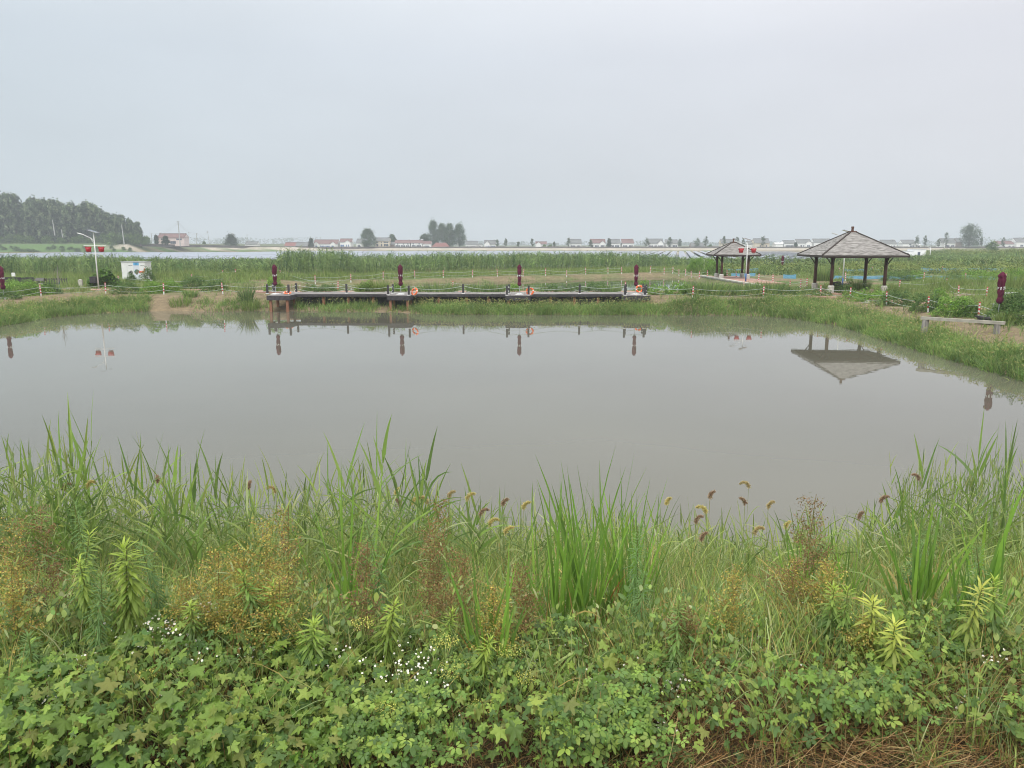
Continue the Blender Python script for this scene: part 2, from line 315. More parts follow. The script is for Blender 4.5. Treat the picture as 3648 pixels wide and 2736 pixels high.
def ground():
    xs = axis(-3500, 3500, -62, 62, .5, 1.09)
    ys = np.concatenate([axis(-60, 14, -1, 13.5, .28, 1.3)[:-1], np.arange(14.5, 54, 1.2), np.arange(54, 130, .45)])
    y = 130.; s = .8
    while y < 540: y += s; s = min(s * 1.06, 8); ys = np.append(ys, y)
    ys = np.concatenate([ys, np.arange(548, 720, 3.5)]); y = 720; s = 6
    while y < 3600: y += s; s *= 1.15; ys = np.append(ys, y)
    X, Y = np.meshgrid(xs, ys); Z = H(X, Y)
    n, m = X.shape; v = np.stack([X, Y, Z], 2).reshape(-1, 3)
    i = np.arange(n * m).reshape(n, m); q = np.stack([i[:-1, :-1], i[:-1, 1:], i[1:, 1:], i[1:, :-1]], 2).reshape(-1, 4)
    X = X.ravel(); Y = Y.ravel()
    soil = np.array([.215, .17, .108]); green = np.array([.10, .15, .05]); near = np.array([.065, .048, .03]); pale = np.array([.42, .375, .31]); turf = np.array([.10, .17, .055])
    g = np.clip(.5 + .9 * nz(X, Y, .35) + .5 * nz(X, Y, 1.3), 0, 1)
    it = inpoly(TOP, X, Y); i2 = inpoly(TOP2, X, Y)
    g = np.where(it, 0, np.where(i2, g * .45 + .1, g)); g = np.where((Y < 84) & (Y > 45), g * .35, g)
    c = soil[None] * (1 - g[:, None]) + green[None] * g[:, None]
    c = np.where((Y < 16)[:, None], near[None] * (1 + .2 * nz(X, Y, 3))[:, None], c)
    ls = lake_shore(X); onl = (Y >= ls - 3) & (Y < ls + 13)
    c = np.where(onl[:, None], pale[None] * (1 + .18 * nz(X, Y, .25))[:, None], c)
    c = np.where((onl & ((X < -288 + 5 * nz(X, Y, .1)) | ((X < -190 + 25 * nz(X, Y, .03)) & (Y < ls + 5))))[:, None], turf[None], c)
    c = np.where((Y > ls + 13)[:, None], np.array([.13, .15, .09])[None], c)
    np_ = NP(); np_.add(v, q=q, col=c)
    m = bpy.data.materials.new('earth'); m.use_nodes = True; t = m.node_tree; b = t.nodes['Principled BSDF']; b.inputs['Roughness'].default_value = .95; b.inputs['Specular IOR Level'].default_value = .1
    a = t.nodes.new('ShaderNodeAttribute'); a.attribute_name = 'Col'; tcn = t.nodes.new('ShaderNodeTexCoord')
    n1 = t.nodes.new('ShaderNodeTexNoise'); n1.inputs['Scale'].default_value = 1.4; n1.inputs['Detail'].default_value = 9; n1.inputs['Roughness'].default_value = .7; t.links.new(tcn.outputs['Object'], n1.inputs[0])
    mr = t.nodes.new('ShaderNodeMapRange'); mr.inputs['From Min'].default_value = .3; mr.inputs['From Max'].default_value = .7; mr.inputs['To Min'].default_value = .65; mr.inputs['To Max'].default_value = 1.3; t.links.new(n1.outputs[0], mr.inputs[0])
    mu = t.nodes.new('ShaderNodeMix'); mu.data_type = 'RGBA'; mu.blend_type = 'MULTIPLY'; mu.inputs[0].default_value = 1
    t.links.new(a.outputs['Color'], mu.inputs[6]); t.links.new(mr.outputs[0], mu.inputs[7]); t.links.new(mu.outputs[2], b.inputs['Base Color'])
    v2 = t.nodes.new('ShaderNodeTexVoronoi'); v2.inputs['Scale'].default_value = 1.8; v2.feature = 'DISTANCE_TO_EDGE'; mp = t.nodes.new('ShaderNodeMapping'); mp.inputs['Scale'].default_value = (1, 2.2, 1)
    t.links.new(tcn.outputs['Object'], mp.inputs[0]); mxn = t.nodes.new('ShaderNodeMix'); mxn.data_type = 'RGBA'; mxn.inputs[0].default_value = .35; t.links.new(mp.outputs[0], mxn.inputs[6]); t.links.new(n1.outputs['Color'], mxn.inputs[7]); t.links.new(mxn.outputs[2], v2.inputs[0])
    rk = t.nodes.new('ShaderNodeMapRange'); rk.inputs['From Max'].default_value = .06; rk.inputs['To Min'].default_value = .78; rk.inputs['To Max'].default_value = 1.0; t.links.new(v2.outputs[0], rk.inputs[0])
    mk = t.nodes.new('ShaderNodeMix'); mk.data_type = 'RGBA'; mk.blend_type = 'MULTIPLY'; mk.inputs[0].default_value = 1; t.links.new(mu.outputs[2], mk.inputs[6]); t.links.new(rk.outputs[0], mk.inputs[7]); t.links.new(mk.outputs[2], b.inputs['Base Color'])
    ad = t.nodes.new('ShaderNodeMath'); ad.operation = 'MULTIPLY_ADD'; ad.inputs[1].default_value = .6; t.links.new(v2.outputs[0], ad.inputs[0]); t.links.new(n1.outputs[0], ad.inputs[2])
    bp = t.nodes.new('ShaderNodeBump'); bp.inputs['Strength'].default_value = .8; bp.inputs['Distance'].default_value = .18; t.links.new(ad.outputs[0], bp.inputs['Height']); t.links.new(bp.outputs[0], b.inputs['Normal'])
    tag(np_.build('ground', m, smooth=True), kind='structure')
ground()
def water(name, pts, z, col, bump=.010, sc_=(.5, 1.4, 1), k=0):
    me = bpy.data.meshes.new(name); me.from_pydata([(x, y, z) for x, y in pts], [], [tuple(range(len(pts)))])
    m = bpy.data.materials.new(name + '_surface'); m.use_nodes = True; t = m.node_tree; b = t.nodes['Principled BSDF']
    b.inputs['Base Color'].default_value = (*col, 1); b.inputs['Roughness'].default_value = .015; b.inputs['IOR'].default_value = 1.43; b.inputs['Specular IOR Level'].default_value = .5
    tcn = t.nodes.new('ShaderNodeTexCoord'); mp = t.nodes.new('ShaderNodeMapping'); mp.inputs['Scale'].default_value = sc_; t.links.new(tcn.outputs['Object'], mp.inputs[0])
    n1 = t.nodes.new('ShaderNodeTexNoise'); n1.inputs['Scale'].default_value = 1.6; n1.inputs['Detail'].default_value = 2; t.links.new(mp.outputs[0], n1.inputs[0])
    bp = t.nodes.new('ShaderNodeBump'); bp.inputs['Strength'].default_value = bump; bp.inputs['Distance'].default_value = .1; t.links.new(n1.outputs[0], bp.inputs['Height']); t.links.new(bp.outputs[0], b.inputs['Normal'])
    n2 = t.nodes.new('ShaderNodeTexNoise'); n2.inputs['Scale'].default_value = .06; n2.inputs['Detail'].default_value = 3; t.links.new(tcn.outputs['Object'], n2.inputs[0])
    rp = t.nodes.new('ShaderNodeValToRGB'); rp.color_ramp.elements[0].position = .35; rp.color_ramp.elements[1].position = .65
    rp.color_ramp.elements[0].color = (*[c * .92 for c in col], 1); rp.color_ramp.elements[1].color = (*[c * 1.08 for c in col], 1); t.links.new(n2.outputs[0], rp.inputs[0]); t.links.new(rp.outputs[0], b.inputs['Base Color'])
    o = link(name, me, m); tag(o, kind='structure'); return o
water('pond_water', [(-52, 10), (30, 10), (30, 73.5), (-52, 73.5)], 0, (.117, .114, .086))
water('back_pond_water', [(-42, 78), (27.05, 78), (27.05, 132), (-42, 132)], ZL - .42, (.03, .045, .028), .02)
water('lake_water', [(-1200, 160), (700, 160), (700, 700), (-1200, 700)], -.02, (.16, .19, .2), .25, (.3, .3, 1))
print('base done')

# ------------------------------------------------------------ paths
def strip(name, pts, wd, z, mat, th=.06):
    m = MB(); P = [Vector((x, y, 0)) for x, y in pts]; l = []; r = []
    for i, p in enumerate(P):
        d = (P[min(i + 1, len(P) - 1)] - P[max(i - 1, 0)]).normalized(); n = Vector((-d.y, d.x, 0)) * wd / 2; l.append(p + n); r.append(p - n)
    n = len(P); m.v = [(p.x, p.y, z) for p in l] + [(p.x, p.y, z) for p in r] + [(p.x, p.y, z - th - .3) for p in l] + [(p.x, p.y, z - th - .3) for p in r]
    for i in range(n - 1):
        m.f += [(i, n + i, n + i + 1, i + 1), (i + 1, 2 * n + i + 1, 2 * n + i, i), (n + i, 3 * n + i, 3 * n + i + 1, n + i + 1)]
    o = m.build(name, mat); tag(o, kind='structure'); return o
path_pts = W([(-100, 1036), (200, 1032), (500, 1028), (800, 1030)], 1.4) + [(-24, 77), (-10, 77.2), (12, 77.0), (18, 75.6), (25, 72.5), (30, 68), (33, 62), (34, 55), (35, 47), (36, 38)]
strip('path', path_pts, 1.7, ZL + .13, brick_path)

# ------------------------------------------------------------ deck
ZD = 1.46
deck = empty('wooden_deck', (-22, 71.6, 0), label='long dark boardwalk deck on brown piles over the far edge of the pond', cat='deck')
def loc(m, name, mat, parent, smooth=False):   # mesh given in world coordinates, parented to an unrotated empty
    o = m.build(name, mat, parent, smooth); o.location = (-parent.location.x, -parent.location.y, -parent.location.z); return o
plats = [(-22.0, -20.0), (-11.2, -9.15), (-.55, 1.62), (10.15, 12.4)]
m = MB(); n = 46
for i in range(n):
    x0 = -22 + i * 34.4 / n; m.box(x0, x0 + 34.4 / n - .02, 71.6, 75.0, ZD - .05, ZD)
loc(m, 'walkway', deck_top, deck)
loc(MB().box(-20.0, 10.15, 71.55, 71.6, ZD - .24, ZD - .004), 'edge_board', deck_black, deck)
loc(MB().box(-19.9, 12.3, 72.5, 72.6, ZD - 1.2, ZD - .06), 'under_deck_shade', deck_black, deck)  # added black sheet behind the piles, standing in for shade under the deck
for a, b in plats:
    m = MB(); k = 10
    for i in range(k): m.box(a + i * (b - a) / k, a + (i + 1) * (b - a) / k - .015, 69.5, 71.54, ZD - .045, ZD + .004)
    p = loc(m, 'platform', deck_top, deck)
    f = MB().box(a - .04, b + .04, 69.44, 69.5, ZD - .42, ZD - .006).box(a - .04, a, 69.5, 71.55, ZD - .42, ZD - .006).box(b, b + .04, 69.5, 71.55, ZD - .42, ZD - .006).build('fascia_board', deck_black, p)
    for x in (a + .25, b - .25):
        loc(MB().box(x - .11, x + .11, 69.55, 69.77, -1, ZD - .06), 'pile', pile_mat, deck)
        loc(MB().box(x - .1, x + .1, 71.7, 71.9, -.2, ZD - .06), 'pile', pile_mat, deck)
        loc(MB().box(x - .35, x + .35, 71.5, 72.1, .05, .22), 'pad', concrete, deck)
for x in (-17.5, -15.2, -12.9, -6.8, -4.2, -2.2, 3.6, 5.8, 8.):
    loc(MB().box(x - .11, x + .11, 71.75, 71.97, -.3, ZD - .06), 'pile', pile_mat, deck)
    loc(MB().box(x - .35, x + .35, 71.6, 72.2, .08, .24), 'pad', concrete, deck)

# black rope posts on the deck
bp_px = [(953, 1047), (985, 1038), (1010, 1034), (1029, 1048), (1056, 1042), (1235, 1045), (1383, 1051), (1400, 1046), (1456, 1053), (1650, 1046), (1806, 1053), (1813, 1047), (1883, 1052), (2065, 1047), (2229, 1047), (2236, 1057), (2291, 1045), (2302, 1047), (2311, 1058)]
where = ['at the front left corner of the first platform', 'second from the deck end on the first platform', 'third from the deck end, behind the first parasol', 'just below the first parasol at the first platform corner', 'beside the lying life ring', 'alone between the first and second platforms', 'at the front left corner of the second platform', 'at the back left corner of the second platform', 'touching the leaning life ring of the second platform', 'alone between the second and third platforms', 'at the front left corner of the third platform', 'at the back left corner of the third platform', 'crossing in front of the life ring of the third platform', 'alone between the third and fourth platforms', 'at the back left corner of the fourth platform', 'at the front left corner of the fourth platform', 'left of the life ring at the deck end', 'right of the life ring at the deck end', 'at the last front corner of the deck']
bposts = []
post_me = MB().box(-.085, .085, -.085, .085, .03, .87).box(-.07, .07, -.07, .07, .87, .885).mesh('shaft', deck_black); foot_me = MB().box(-.13, .13, -.13, .13, 0, .06).mesh('base', white_paint)
for (px, py), wh in zip(bp_px, where):
    x, y = G(px, py, ZD); y = max(69.65, min(74.8, y)); 
    o = empty('rope_post', (x, y, ZD), label='black post ' + wh, cat='post', group='black posts along the deck')
    link('shaft', post_me, None, o); link('base', foot_me, None, o); bposts.append((x, y))
def sagrope(m, a, b, sag, r=.016):
    a = Vector(a); b = Vector(b); pts = []
    for i in range(9):
        t = i / 8; p = a.lerp(b, t); p.z -= sag * 4 * t * (1 - t); pts.append(p)
    m.tube(pts, r, 5, False)
def P3(i, z): return (bposts[i][0], bposts[i][1], ZD + z)
for nm, seq in (('around the first platform', [2, 1, 0, 3, 4]), ('between the first and second platforms', [4, 5, 6, 7]), ('across the second platform and on to the third', [6, 8, 9, 10, 11]), ('between the third and fourth platforms', [10, 12, 13, 14, 15]), ('around the last platform', [15, 18, 17, 16])):
    m = MB()
    for a, b in zip(seq[:-1], seq[1:]):
        for z, s in ((.72, .2), (.36, .3)):
            dd = math.hypot(bposts[a][0] - bposts[b][0], bposts[a][1] - bposts[b][1]); sagrope(m, P3(a, z), P3(b, z), min(s * dd / 4, .32), .02)
    tag(m.build('deck_rope', rope_mat), label='pale double rope sagging from black posts ' + nm, cat='rope', group='ropes along the deck')

# ------------------------------------------------------------ red and white posts
rw_w = MB().tube([(0, 0, 0), (0, 0, 1.1)], .055, 10).mesh('pole', white_paint)
rw_r = [MB().tube([(0, 0, z0), (0, 0, z1)], .058, 10).mesh('red_band', red_paint) for z0, z1 in ((.30, .44), (.56, .70), (.82, .93), (1.02, 1.105))]
def rwpost(px, py, lab, z=None, tilt=(0, 0), grp='red and white rope posts', hs=1.0):
    zz = ZL + .02
    for _ in range(4): x, y = G(px, py, zz); zz = H1(x, y) if z is None else z
    o = empty('safety_post', (x, y, zz - .02), label=lab, cat='post', group=grp); o.rotation_euler = (tilt[0], tilt[1], random.random() * 6 * 0); o.scale = (1, 1, hs)
    link('pole', rw_w, None, o); [link('red_band', b_, None, o) for b_ in rw_r]; return (x, y, zz)
def ORD(i): return ['first', 'second', 'third', 'fourth', 'fifth', 'sixth', 'seventh', 'eighth', 'ninth', 'tenth', 'eleventh', 'twelfth', 'thirteenth', 'fourteenth', 'fifteenth', 'sixteenth', 'seventeenth', 'eighteenth', 'nineteenth', 'twentieth', 'twenty-first', 'twenty-second', 'twenty-third', 'twenty-fourth', 'twenty-fifth', 'twenty-sixth', 'twenty-seventh', 'twenty-eighth', 'twenty-ninth', 'thirtieth', 'thirty-first', 'thirty-second', 'thirty-third', 'thirty-fourth'][i]
def row(pts, text, rope_label, start=True, ends=(None, None), z=None):
    P = []
    for i, (px, py) in enumerate(pts):
        P.append(rwpost(px, py, 'red-white post, %s from left %s' % (ORD(i), text), z, (random.uniform(-.05, .05), random.uniform(-.06, .06))))
    Q = ([ends[0]] if ends[0] else []) + P + ([ends[1]] if ends[1] else [])
    if len(Q) > 1:
        m = MB()
        for a, b in zip(Q[:-1], Q[1:]):
            dd = math.dist(a[:2], b[:2])
            for zz, s in ((.85, .035), (.42, .04)): sagrope(m, (a[0], a[1], a[2] + zz), (b[0], b[1], b[2] + zz), min(s * dd, .35), .017)
        tag(m.build('rope', rope_mat), label=rope_label, cat='rope', group='ropes between the banded posts')
    return P
e0 = G(-120, 1075, ZL)
row([(147, 1056), (377, 1047), (584, 1049), (794, 1047)], 'in the sandy bank row', 'green-white double rope strung above the sandy bank left of the deck', ends=((e0[0], e0[1], ZL), (-22.2, 73, ZL + .1)))
e1 = G(3760, 1180, ZL)
row([(2467, 1062), (2719, 1062), (2922, 1060), (3027, 1069), (3158, 1088), (3305, 1111), (3485, 1135)], 'on the bank right of the deck', 'double rope running from the deck end to the right edge along the grassy bank top', ends=((12.6, 72, ZL), (e1[0], e1[1], ZL)))
row([(406, 1020), (424, 1016)], 'of the pair before the white cabinet', 'rope between the two posts near the white cabinet', ends=(None, (*G(797, 1021), 1.35)))
row([(685, 1008), (797, 1021), (842, 1017)], 'in weeds left of the first parasol', 'loose rope in the weeds left of the first parasol')
row([(991, 1012), (1123, 1004), (1250, 1001), (1365, 996), (1478, 992), (1579, 990), (1683, 988), (1772, 985), (1863, 985), (1944, 982), (2019, 981), (2087, 978), (2166, 975), (2215, 975)], 'in the long row beyond the back pond', 'double rope along the far side of the back pond')
row([(2316, 973), (2366, 974), (2396, 974), (2419, 978), (2442, 981), (2463, 985), (2491, 989), (2519, 990)], 'around the far right corner of the back pond', 'double rope around the far right corner of the back pond')
row([(1002, 1020), (1204, 1031), (1614, 1040), (2229, 1043)], 'directly behind the deck', 'rope running behind the deck along the brick path')
row([(2590, 990), (2623, 995), (2657, 1000), (2702, 1006), (2753, 1011)], 'on the small pavilion floor', 'rope sagging along the edge of the small pavilion floor')
row([(2648, 1032), (2813, 1040), (2852, 1033), (2874, 1028)], 'in grass between the pavilions', 'rope through the tall grass between the two pavilions')
row([(2989, 979), (3107, 973), (3355, 973)], 'in the farthest row behind the pavilion', 'thin rope in the farthest row behind the large pavilion')
row([(3011, 1001), (3290, 1001), (3439, 1004), (3580, 1004)], 'in the middle row behind the pavilion', 'double rope in front of the blue nets right of the large pavilion')
row([(3202, 1036), (3371, 1027), (3414, 1060), (3511, 1066)], 'between pavilion and right parasol', 'sagging rope between the large pavilion and the right parasol')

# ------------------------------------------------------------ life rings
def ring(px, py, z, rx, rz, lab, y=None):
    x, y0 = G(px, py, ZD); y = y or y0
    o = empty('life_ring', (x, y, z), label=lab, cat='life ring', group='orange life rings on the deck'); 
    M = Matrix.Rotation(rz, 4, 'Z') @ Matrix.Rotation(rx, 4, 'X')
    for k in range(1):
        MB().torus(.29, .085, M).build('foam_ring', orange, o, True)
    for k in range(4): MB().torus(.29, .088, M, k * math.pi / 2 + .1, k * math.pi / 2 + .32, 6).build('white_band', white_paint, o, True)
    m = MB()
    for k in range(4):
        a0 = k * math.pi / 2 + .2; pts = []
        for i in range(6):
            a = a0 + i / 5 * math.pi / 2; r = .385 + .03 * math.sin(i / 5 * math.pi); pts.append(M @ Vector((r * math.cos(a), r * math.sin(a), 0)))
        m.tube(pts, .01, 5, False)
    m.build('grab_line', rope_mat, o); return o
ring(1062, 1040, ZD + .14, R(14), .3, 'orange life ring lying nearly flat on the first platform', 71.3)
ring(1477, 1052, ZD + .33, R(68), R(-35), 'orange life ring leaning tilted against a black post of the second platform', 69.9)
ring(1888, 1052, ZD + .35, R(80), R(5), 'upright orange life ring behind a black post of the third platform', 70.0)
ring(2296, 1050, ZD + .36, R(80), R(-10), 'orange life ring held between black posts at the right end of the deck', 73.6)

# ------------------------------------------------------------ closed parasols
def parasol(x, y, z, lab, base='slab', seed=1, scale=1.):
    random.seed(seed); o = empty('closed_parasol', (x, y, z), random.random() * 6, label=lab, cat='parasol', group='closed burgundy parasols'); o.scale = (scale,) * 3
    MB().tube([(0, 0, 0), (0, 0, 2.72)], .025, 8).build('pole', steel, o)
    prof = [(.05, .78), (.10, .80), (.17, .88), (.19, 1.0), (.16, 1.14), (.12, 1.22), (.155, 1.32), (.18, 1.48), (.175, 1.62), (.15, 1.76), (.18, 1.86), (.20, 2.05), (.205, 2.22), (.18, 2.34), (.215, 2.42), (.2, 2.5), (.13, 2.62), (.06, 2.7), (.02, 2.73)]
    m = MB(); seg = 24; n0 = 0; ph = random.random() * 6; dx = [random.uniform(-.02, .02) for _ in prof]
    for i, (r, zz) in enumerate(prof):
        for k in range(seg):
            a = 2 * math.pi * k / seg; rr = r * .9 * (1 + .22 * math.cos(4 * a + ph + zz * 1.2) + .07 * math.sin(9 * a + zz * 4)); m.v.append((dx[i] + rr * math.cos(a), dx[i] * .6 + rr * math.sin(a), zz))
    for i in range(len(prof) - 1):
        for k in range(seg):
            a = i * seg + k; b = i * seg + (k + 1) % seg; m.f.append((a, b, b + seg, a + seg))
    m.build('canopy', burgundy, o, True)
    m = MB()     # pale printed lettering, broken up by the folds
    for g in range(10):
        a = g * .63 + ph; r = .215; cx, cyy = r * math.cos(a), r * math.sin(a); tx, ty = -math.sin(a), math.cos(a)
        for q in range(4):
            oz = 1.66 + random.uniform(0, .16); ox = random.uniform(-.05, .05); hz = random.choice((.012, .04)); hx = random.choice((.03, .012))
            m.poly([(cx + tx * (ox - hx), cyy + ty * (ox - hx), oz - hz), (cx + tx * (ox + hx), cyy + ty * (ox + hx), oz - hz), (cx + tx * (ox + hx), cyy + ty * (ox + hx), oz + hz), (cx + tx * (ox - hx), cyy + ty * (ox - hx), oz + hz)])
    m.build('lettering', white_paint, o)
    MB().lathe([(.165, 1.225), (.16, 1.26)], seg=16).build('strap', burgundy, o)
    MB().box(-.33, .33, -.33, .33, .0, .06).box(-.2, .2, -.2, .2, .06, .1).build('base', white_paint, o)
xy = G(1027, 1039, ZD); parasol(xy[0], 71.3, ZD, 'closed burgundy parasol on the first deck platform, leftmost on the deck', seed=2)
parasol(G(1440, 1043, ZD)[0] + .05, 71.0, ZD, 'closed burgundy parasol on the second deck platform left of the leaning life ring', seed=3)
parasol(G(1850, 1047, ZD)[0], 70.8, ZD, 'closed burgundy parasol on the third platform in the middle of the picture', seed=4)
parasol(G(2265, 1050, ZD)[0], 70.8, ZD, 'closed burgundy parasol on the fourth platform at the right end of the deck', seed=5)
p = D(14, 1056, 68.5); parasol(p[0], 68.5, 1.22, 'closed burgundy parasol at the left edge of the picture above the bushes', seed=6, scale=1.06)
p = D(3562, 1066, 47.5); parasol(p[0], 47.5, 1.62, 'closed burgundy parasol on a small dark platform near the right edge', seed=7)
p = D(2786, 960, 135); parasol(p[0], 135, 1.35, 'distant closed burgundy parasol in the greenery between the pavilions', seed=8)

# small dark platform under the right parasol, grey box
p = D(3562, 1080, 47.5)
o = empty('small_platform', (p[0], 47.5, 0), label='small dark decking platform under the right parasol', cat='platform')
MB().box(-.95, .95, -.8, .8, 1.5, 1.6).build('platform_top', deck_black, o); MB().box(-.9, -.8, -.7, .7, 1.2, 1.5).box(.8, .9, -.7, .7, 1.2, 1.5).build('bearer', deck_black, o)
x, y = G(3546, 1100, 1.3); tag(MB().box(x - .22, x + .22, y - .2, y + .2, 1.1, 1.62).box(x - .25, x + .25, y - .23, y + .23, 1.62, 1.66).build('utility_box', steel), label='grey utility box below the right parasol platform', cat='box')
x, y = G(3600, 1042, 1.9); tag(MB().box(x - .55, x + .55, y - .3, y + .3, 1.84, 1.9).box(x - .4, x - .34, y - .05, y + .05, 1.2, 1.84).box(x + .34, x + .4, y - .05, y + .05, 1.2, 1.84).build('white_table', white_paint), label='small white table top in weeds right of the right parasol', cat='table')

# ------------------------------------------------------------ pavilions
def pavilion(cx, cyy, z0, half, colh, rise, rot, inset, pedh, lab, holes=False):
    o = empty('pavilion', (cx, cyy, z0), rot, label=lab, cat='pavilion')
    ze = colh; 
    # stepped shingle courses
    nc = 26; m = MB(); hip = MB(); topr = .18
    for i in range(nc):
        t0 = i / nc; t1 = (i + 1) / nc; r0 = half + (topr - half) * t0; r1 = half + (topr - half) * t1; za = ze + .16 + rise * t0 + .035; zb = ze + .16 + rise * t1 + .004; zc = za - .04
        for s in range(4):
            a = s * math.pi / 2; c_, s_ = math.cos(a), math.sin(a); rt = lambda x, y: (x * c_ - y * s_, x * s_ + y * c_)
            j = random.uniform(-.012, .012)
            pts = [(*rt(-r0, -r0), za + j), (*rt(r0, -r0), za + j), (*rt(r1, -r1), zb + j), (*rt(-r1, -r1), zb + j)]; m.poly(pts)
            m.poly([(*rt(-r0, -r0), zc - .02), (*rt(r0, -r0), zc - .02), (*rt(r0, -r0), za + j), (*rt(-r0, -r0), za + j)])
    rf = m.build('roof', shingle, o)
    for s in range(4):
        a = s * math.pi / 2 + math.pi / 4
        MB().beam((half * 1.414 * math.cos(a), half * 1.414 * math.sin(a), ze + .20), (topr * 1.414 * math.cos(a), topr * 1.414 * math.sin(a), ze + .20 + rise), .13, .1).build('hip_ridge', fascia_mat, rf)
    m = MB()
    h2 = half + .03
    m.box(-h2, h2, -h2, -h2 + .06, ze - .02, ze + .17).box(-h2, h2, h2 - .06, h2, ze - .02, ze + .17).box(-h2, -h2 + .06, -h2 + .06, h2 - .06, ze - .02, ze + .17).box(h2 - .06, h2, -h2 + .06, h2 - .06, ze - .02, ze + .17)
    m.build('fascia', fascia_mat, o)
    MB().box(-h2 + .07, h2 - .07, -h2 + .07, h2 - .07, ze + .06, ze + .09).build('ceiling', fascia_mat, o)
    m = MB(); c = inset
    for s in (-1, 1): m.beam((-c - .4, s * c, ze + .0), (c + .4, s * c, ze + .0), .16, .2).beam((s * c, -c - .4, ze - .02), (s * c, c + .4, ze - .02), .15, .19)
    m.build('tie_beam', post_wood, o)
    MB().box(-.32, .32, -.32, .32, ze + .14 + rise, ze + .24 + rise).lathe([(.13, ze + .24 + rise), (.11, ze + .5 + rise), (.14, ze + .54 + rise), (.13, ze + .68 + rise)], seg=10).build('finial', post_wood, o)
    for sx in (-1, 1):
        for sy in (-1, 1):
            MB().tube([(sx * c, sy * c, pedh), (sx * c, sy * c, ze - .1)], .155, 14).build('column', post_wood, o, True)
            m = MB().tube([(sx * (c + .1), sy * c, ze - .75), (sx * (c + .35), sy * c, ze - .35), (sx * (c + .6), sy * c, ze - .06)], .05, 6); m.tube([(sx * c, sy * (c + .1), ze - .75), (sx * c, sy * (c + .35), ze - .35), (sx * c, sy * (c + .6), ze - .06)], .05, 6)
            m.build('bracket', fascia_mat, o)
            MB().lathe([(.30, -.4), (.30, pedh - .1), (.22, pedh)], (sx * c, sy * c, 0), 8).build('pedestal', concrete, o)
    return o
# large pavilion: fitted below from its columns and eaves
pc = D(3030, 1035, 75.0)
pavilion(pc[0], 75.6, 1.55, 3.90, 3.27, 2.18, R(-4), 2.44, .62, 'large open pavilion with hipped shingle roof on four wooden columns, right of the deck')
pc2 = D(2607, 987, 104)
pavilion(pc2[0], 104, 1.6, 2.97, 2.90, 1.57, R(-4), 1.7, .55, 'smaller pavilion with hipped shingle roof farther back behind the red lanterns')
# paved floors and retaining wall of the small pavilion
tag(MB().box(27.3, 31.8, 90, 110, 1.2, 1.56).build('paved_floor', brick_path), kind='structure')
rw = empty('retaining_wall', (27.2, 98, 0), label='pale concrete retaining wall edging the small pavilion terrace beside the back pond', cat='wall')
loc(MB().box(27.05, 27.3, 84.5, 111.5, .4, 1.50), 'wall', concrete, rw); loc(MB().box(26.95, 27.45, 84.4, 111.6, 1.50, 1.64), 'coping', concrete, rw)
tag(MB().box(pc[0] - 3.6, pc[0] + 3.6, 72.2, 79.2, 1.0, 1.5).build('terrace', brick_path), kind='structure')

# black table and chairs in the large pavilion
def chair(x, y, z, rz, lab):
    o = empty('chair', (x, y, z), rz, label=lab, cat='chair', group='black chairs in the pavilion')
    MB().box(-.22, .22, -.22, .22, .42, .46).build('seat', deck_black, o)
    MB().box(-.22, .22, .2, .24, .5, .92).box(-.24, -.2, .18, .22, .46, .92).box(.2, .24, .18, .22, .46, .92).build('backrest', deck_black, o)
    for sx in (-.2, .2):
        for sy in (-.2, .2): MB().box(sx - .02, sx + .02, sy - .02, sy + .02, 0, .42).build('leg', deck_black, o)
        MB().box(sx - .025, sx + .025, -.2, .2, .64, .67).build('armrest', deck_black, o)
x, y = D(2975, 1033, 74.6)[:2]; chair(x, y, 1.5, .3, 'black armchair at the left of the table inside the large pavilion')
x, y = D(2990, 1033, 76)[:2]; chair(x, y, 1.5, 2.2, 'black armchair behind the table, half hidden by another chair')
x, y = D(3010, 1033, 75)[:2]
o = empty('round_table', (x, y, 1.5), label='black table beside the armchairs inside the large pavilion', cat='table'); MB().lathe([(.45, .72), (.46, .75)], seg=20).build('table_top', deck_black, o)
for k in range(4): MB().tube([(.3 * math.cos(k * 1.57 + .78), .3 * math.sin(k * 1.57 + .78), 0), (.2 * math.cos(k * 1.57 + .78), .2 * math.sin(k * 1.57 + .78), .72)], .02, 6).build('leg', deck_black, o)

# ------------------------------------------------------------ solar lamps and lanterns
panel_mat = pmat('solar_cell', (.12, .14, .18), .15, .7, .1, 3)
blue_paint = pmat('blue_paint', (.03, .08, .25), .4, .5, .1, 3)
lantern_red = pmat('lantern_red', (.34, .015, .025), .5, .4, .12, 5)
def lamp(x, y, z, h, lab, s=1., blue=True, arms=True):
    o = empty('street_lamp', (x, y, z), label=lab, cat='street lamp', group='white solar street lamps')
    MB().tube([(0, 0, .9 if blue else 0), (0, 0, h)], [.075 * s, .045 * s], 12).build('pole', white_paint, o, True)
    if blue: MB().tube([(0, 0, -.1), (0, 0, .9)], .09 * s, 12).build('pole_base', blue_paint, o, True)
    MB().tube([(0, 0, h - .9), (-.35, 0, h - .55), (-1.1, -.05, h - .22)], .03 * s, 8).tube([(0, 0, h - 1.2), (-.35, 0, h - .6)], .02, 6).build('arm', white_paint, o, True)
    a = MB().beam((-1.0, -.05, h - .22), (-1.65, -.06, h - .05), .2, .06).build('lamp_head', white_paint, o)
    MB().beam((-1.05, -.05, h - .262), (-1.6, -.06, h - .10), .15, .02).build('lens', steel, a)
    MB().beam((-.42, -.1, h + .28), (.48, -.1, h + .0), .62, .035).build('solar_panel', panel_mat, o); MB().beam((-.45, -.1, h + .26), (.51, -.1, h - .03), .66, .02).build('panel_frame', white_paint, o)
    return o
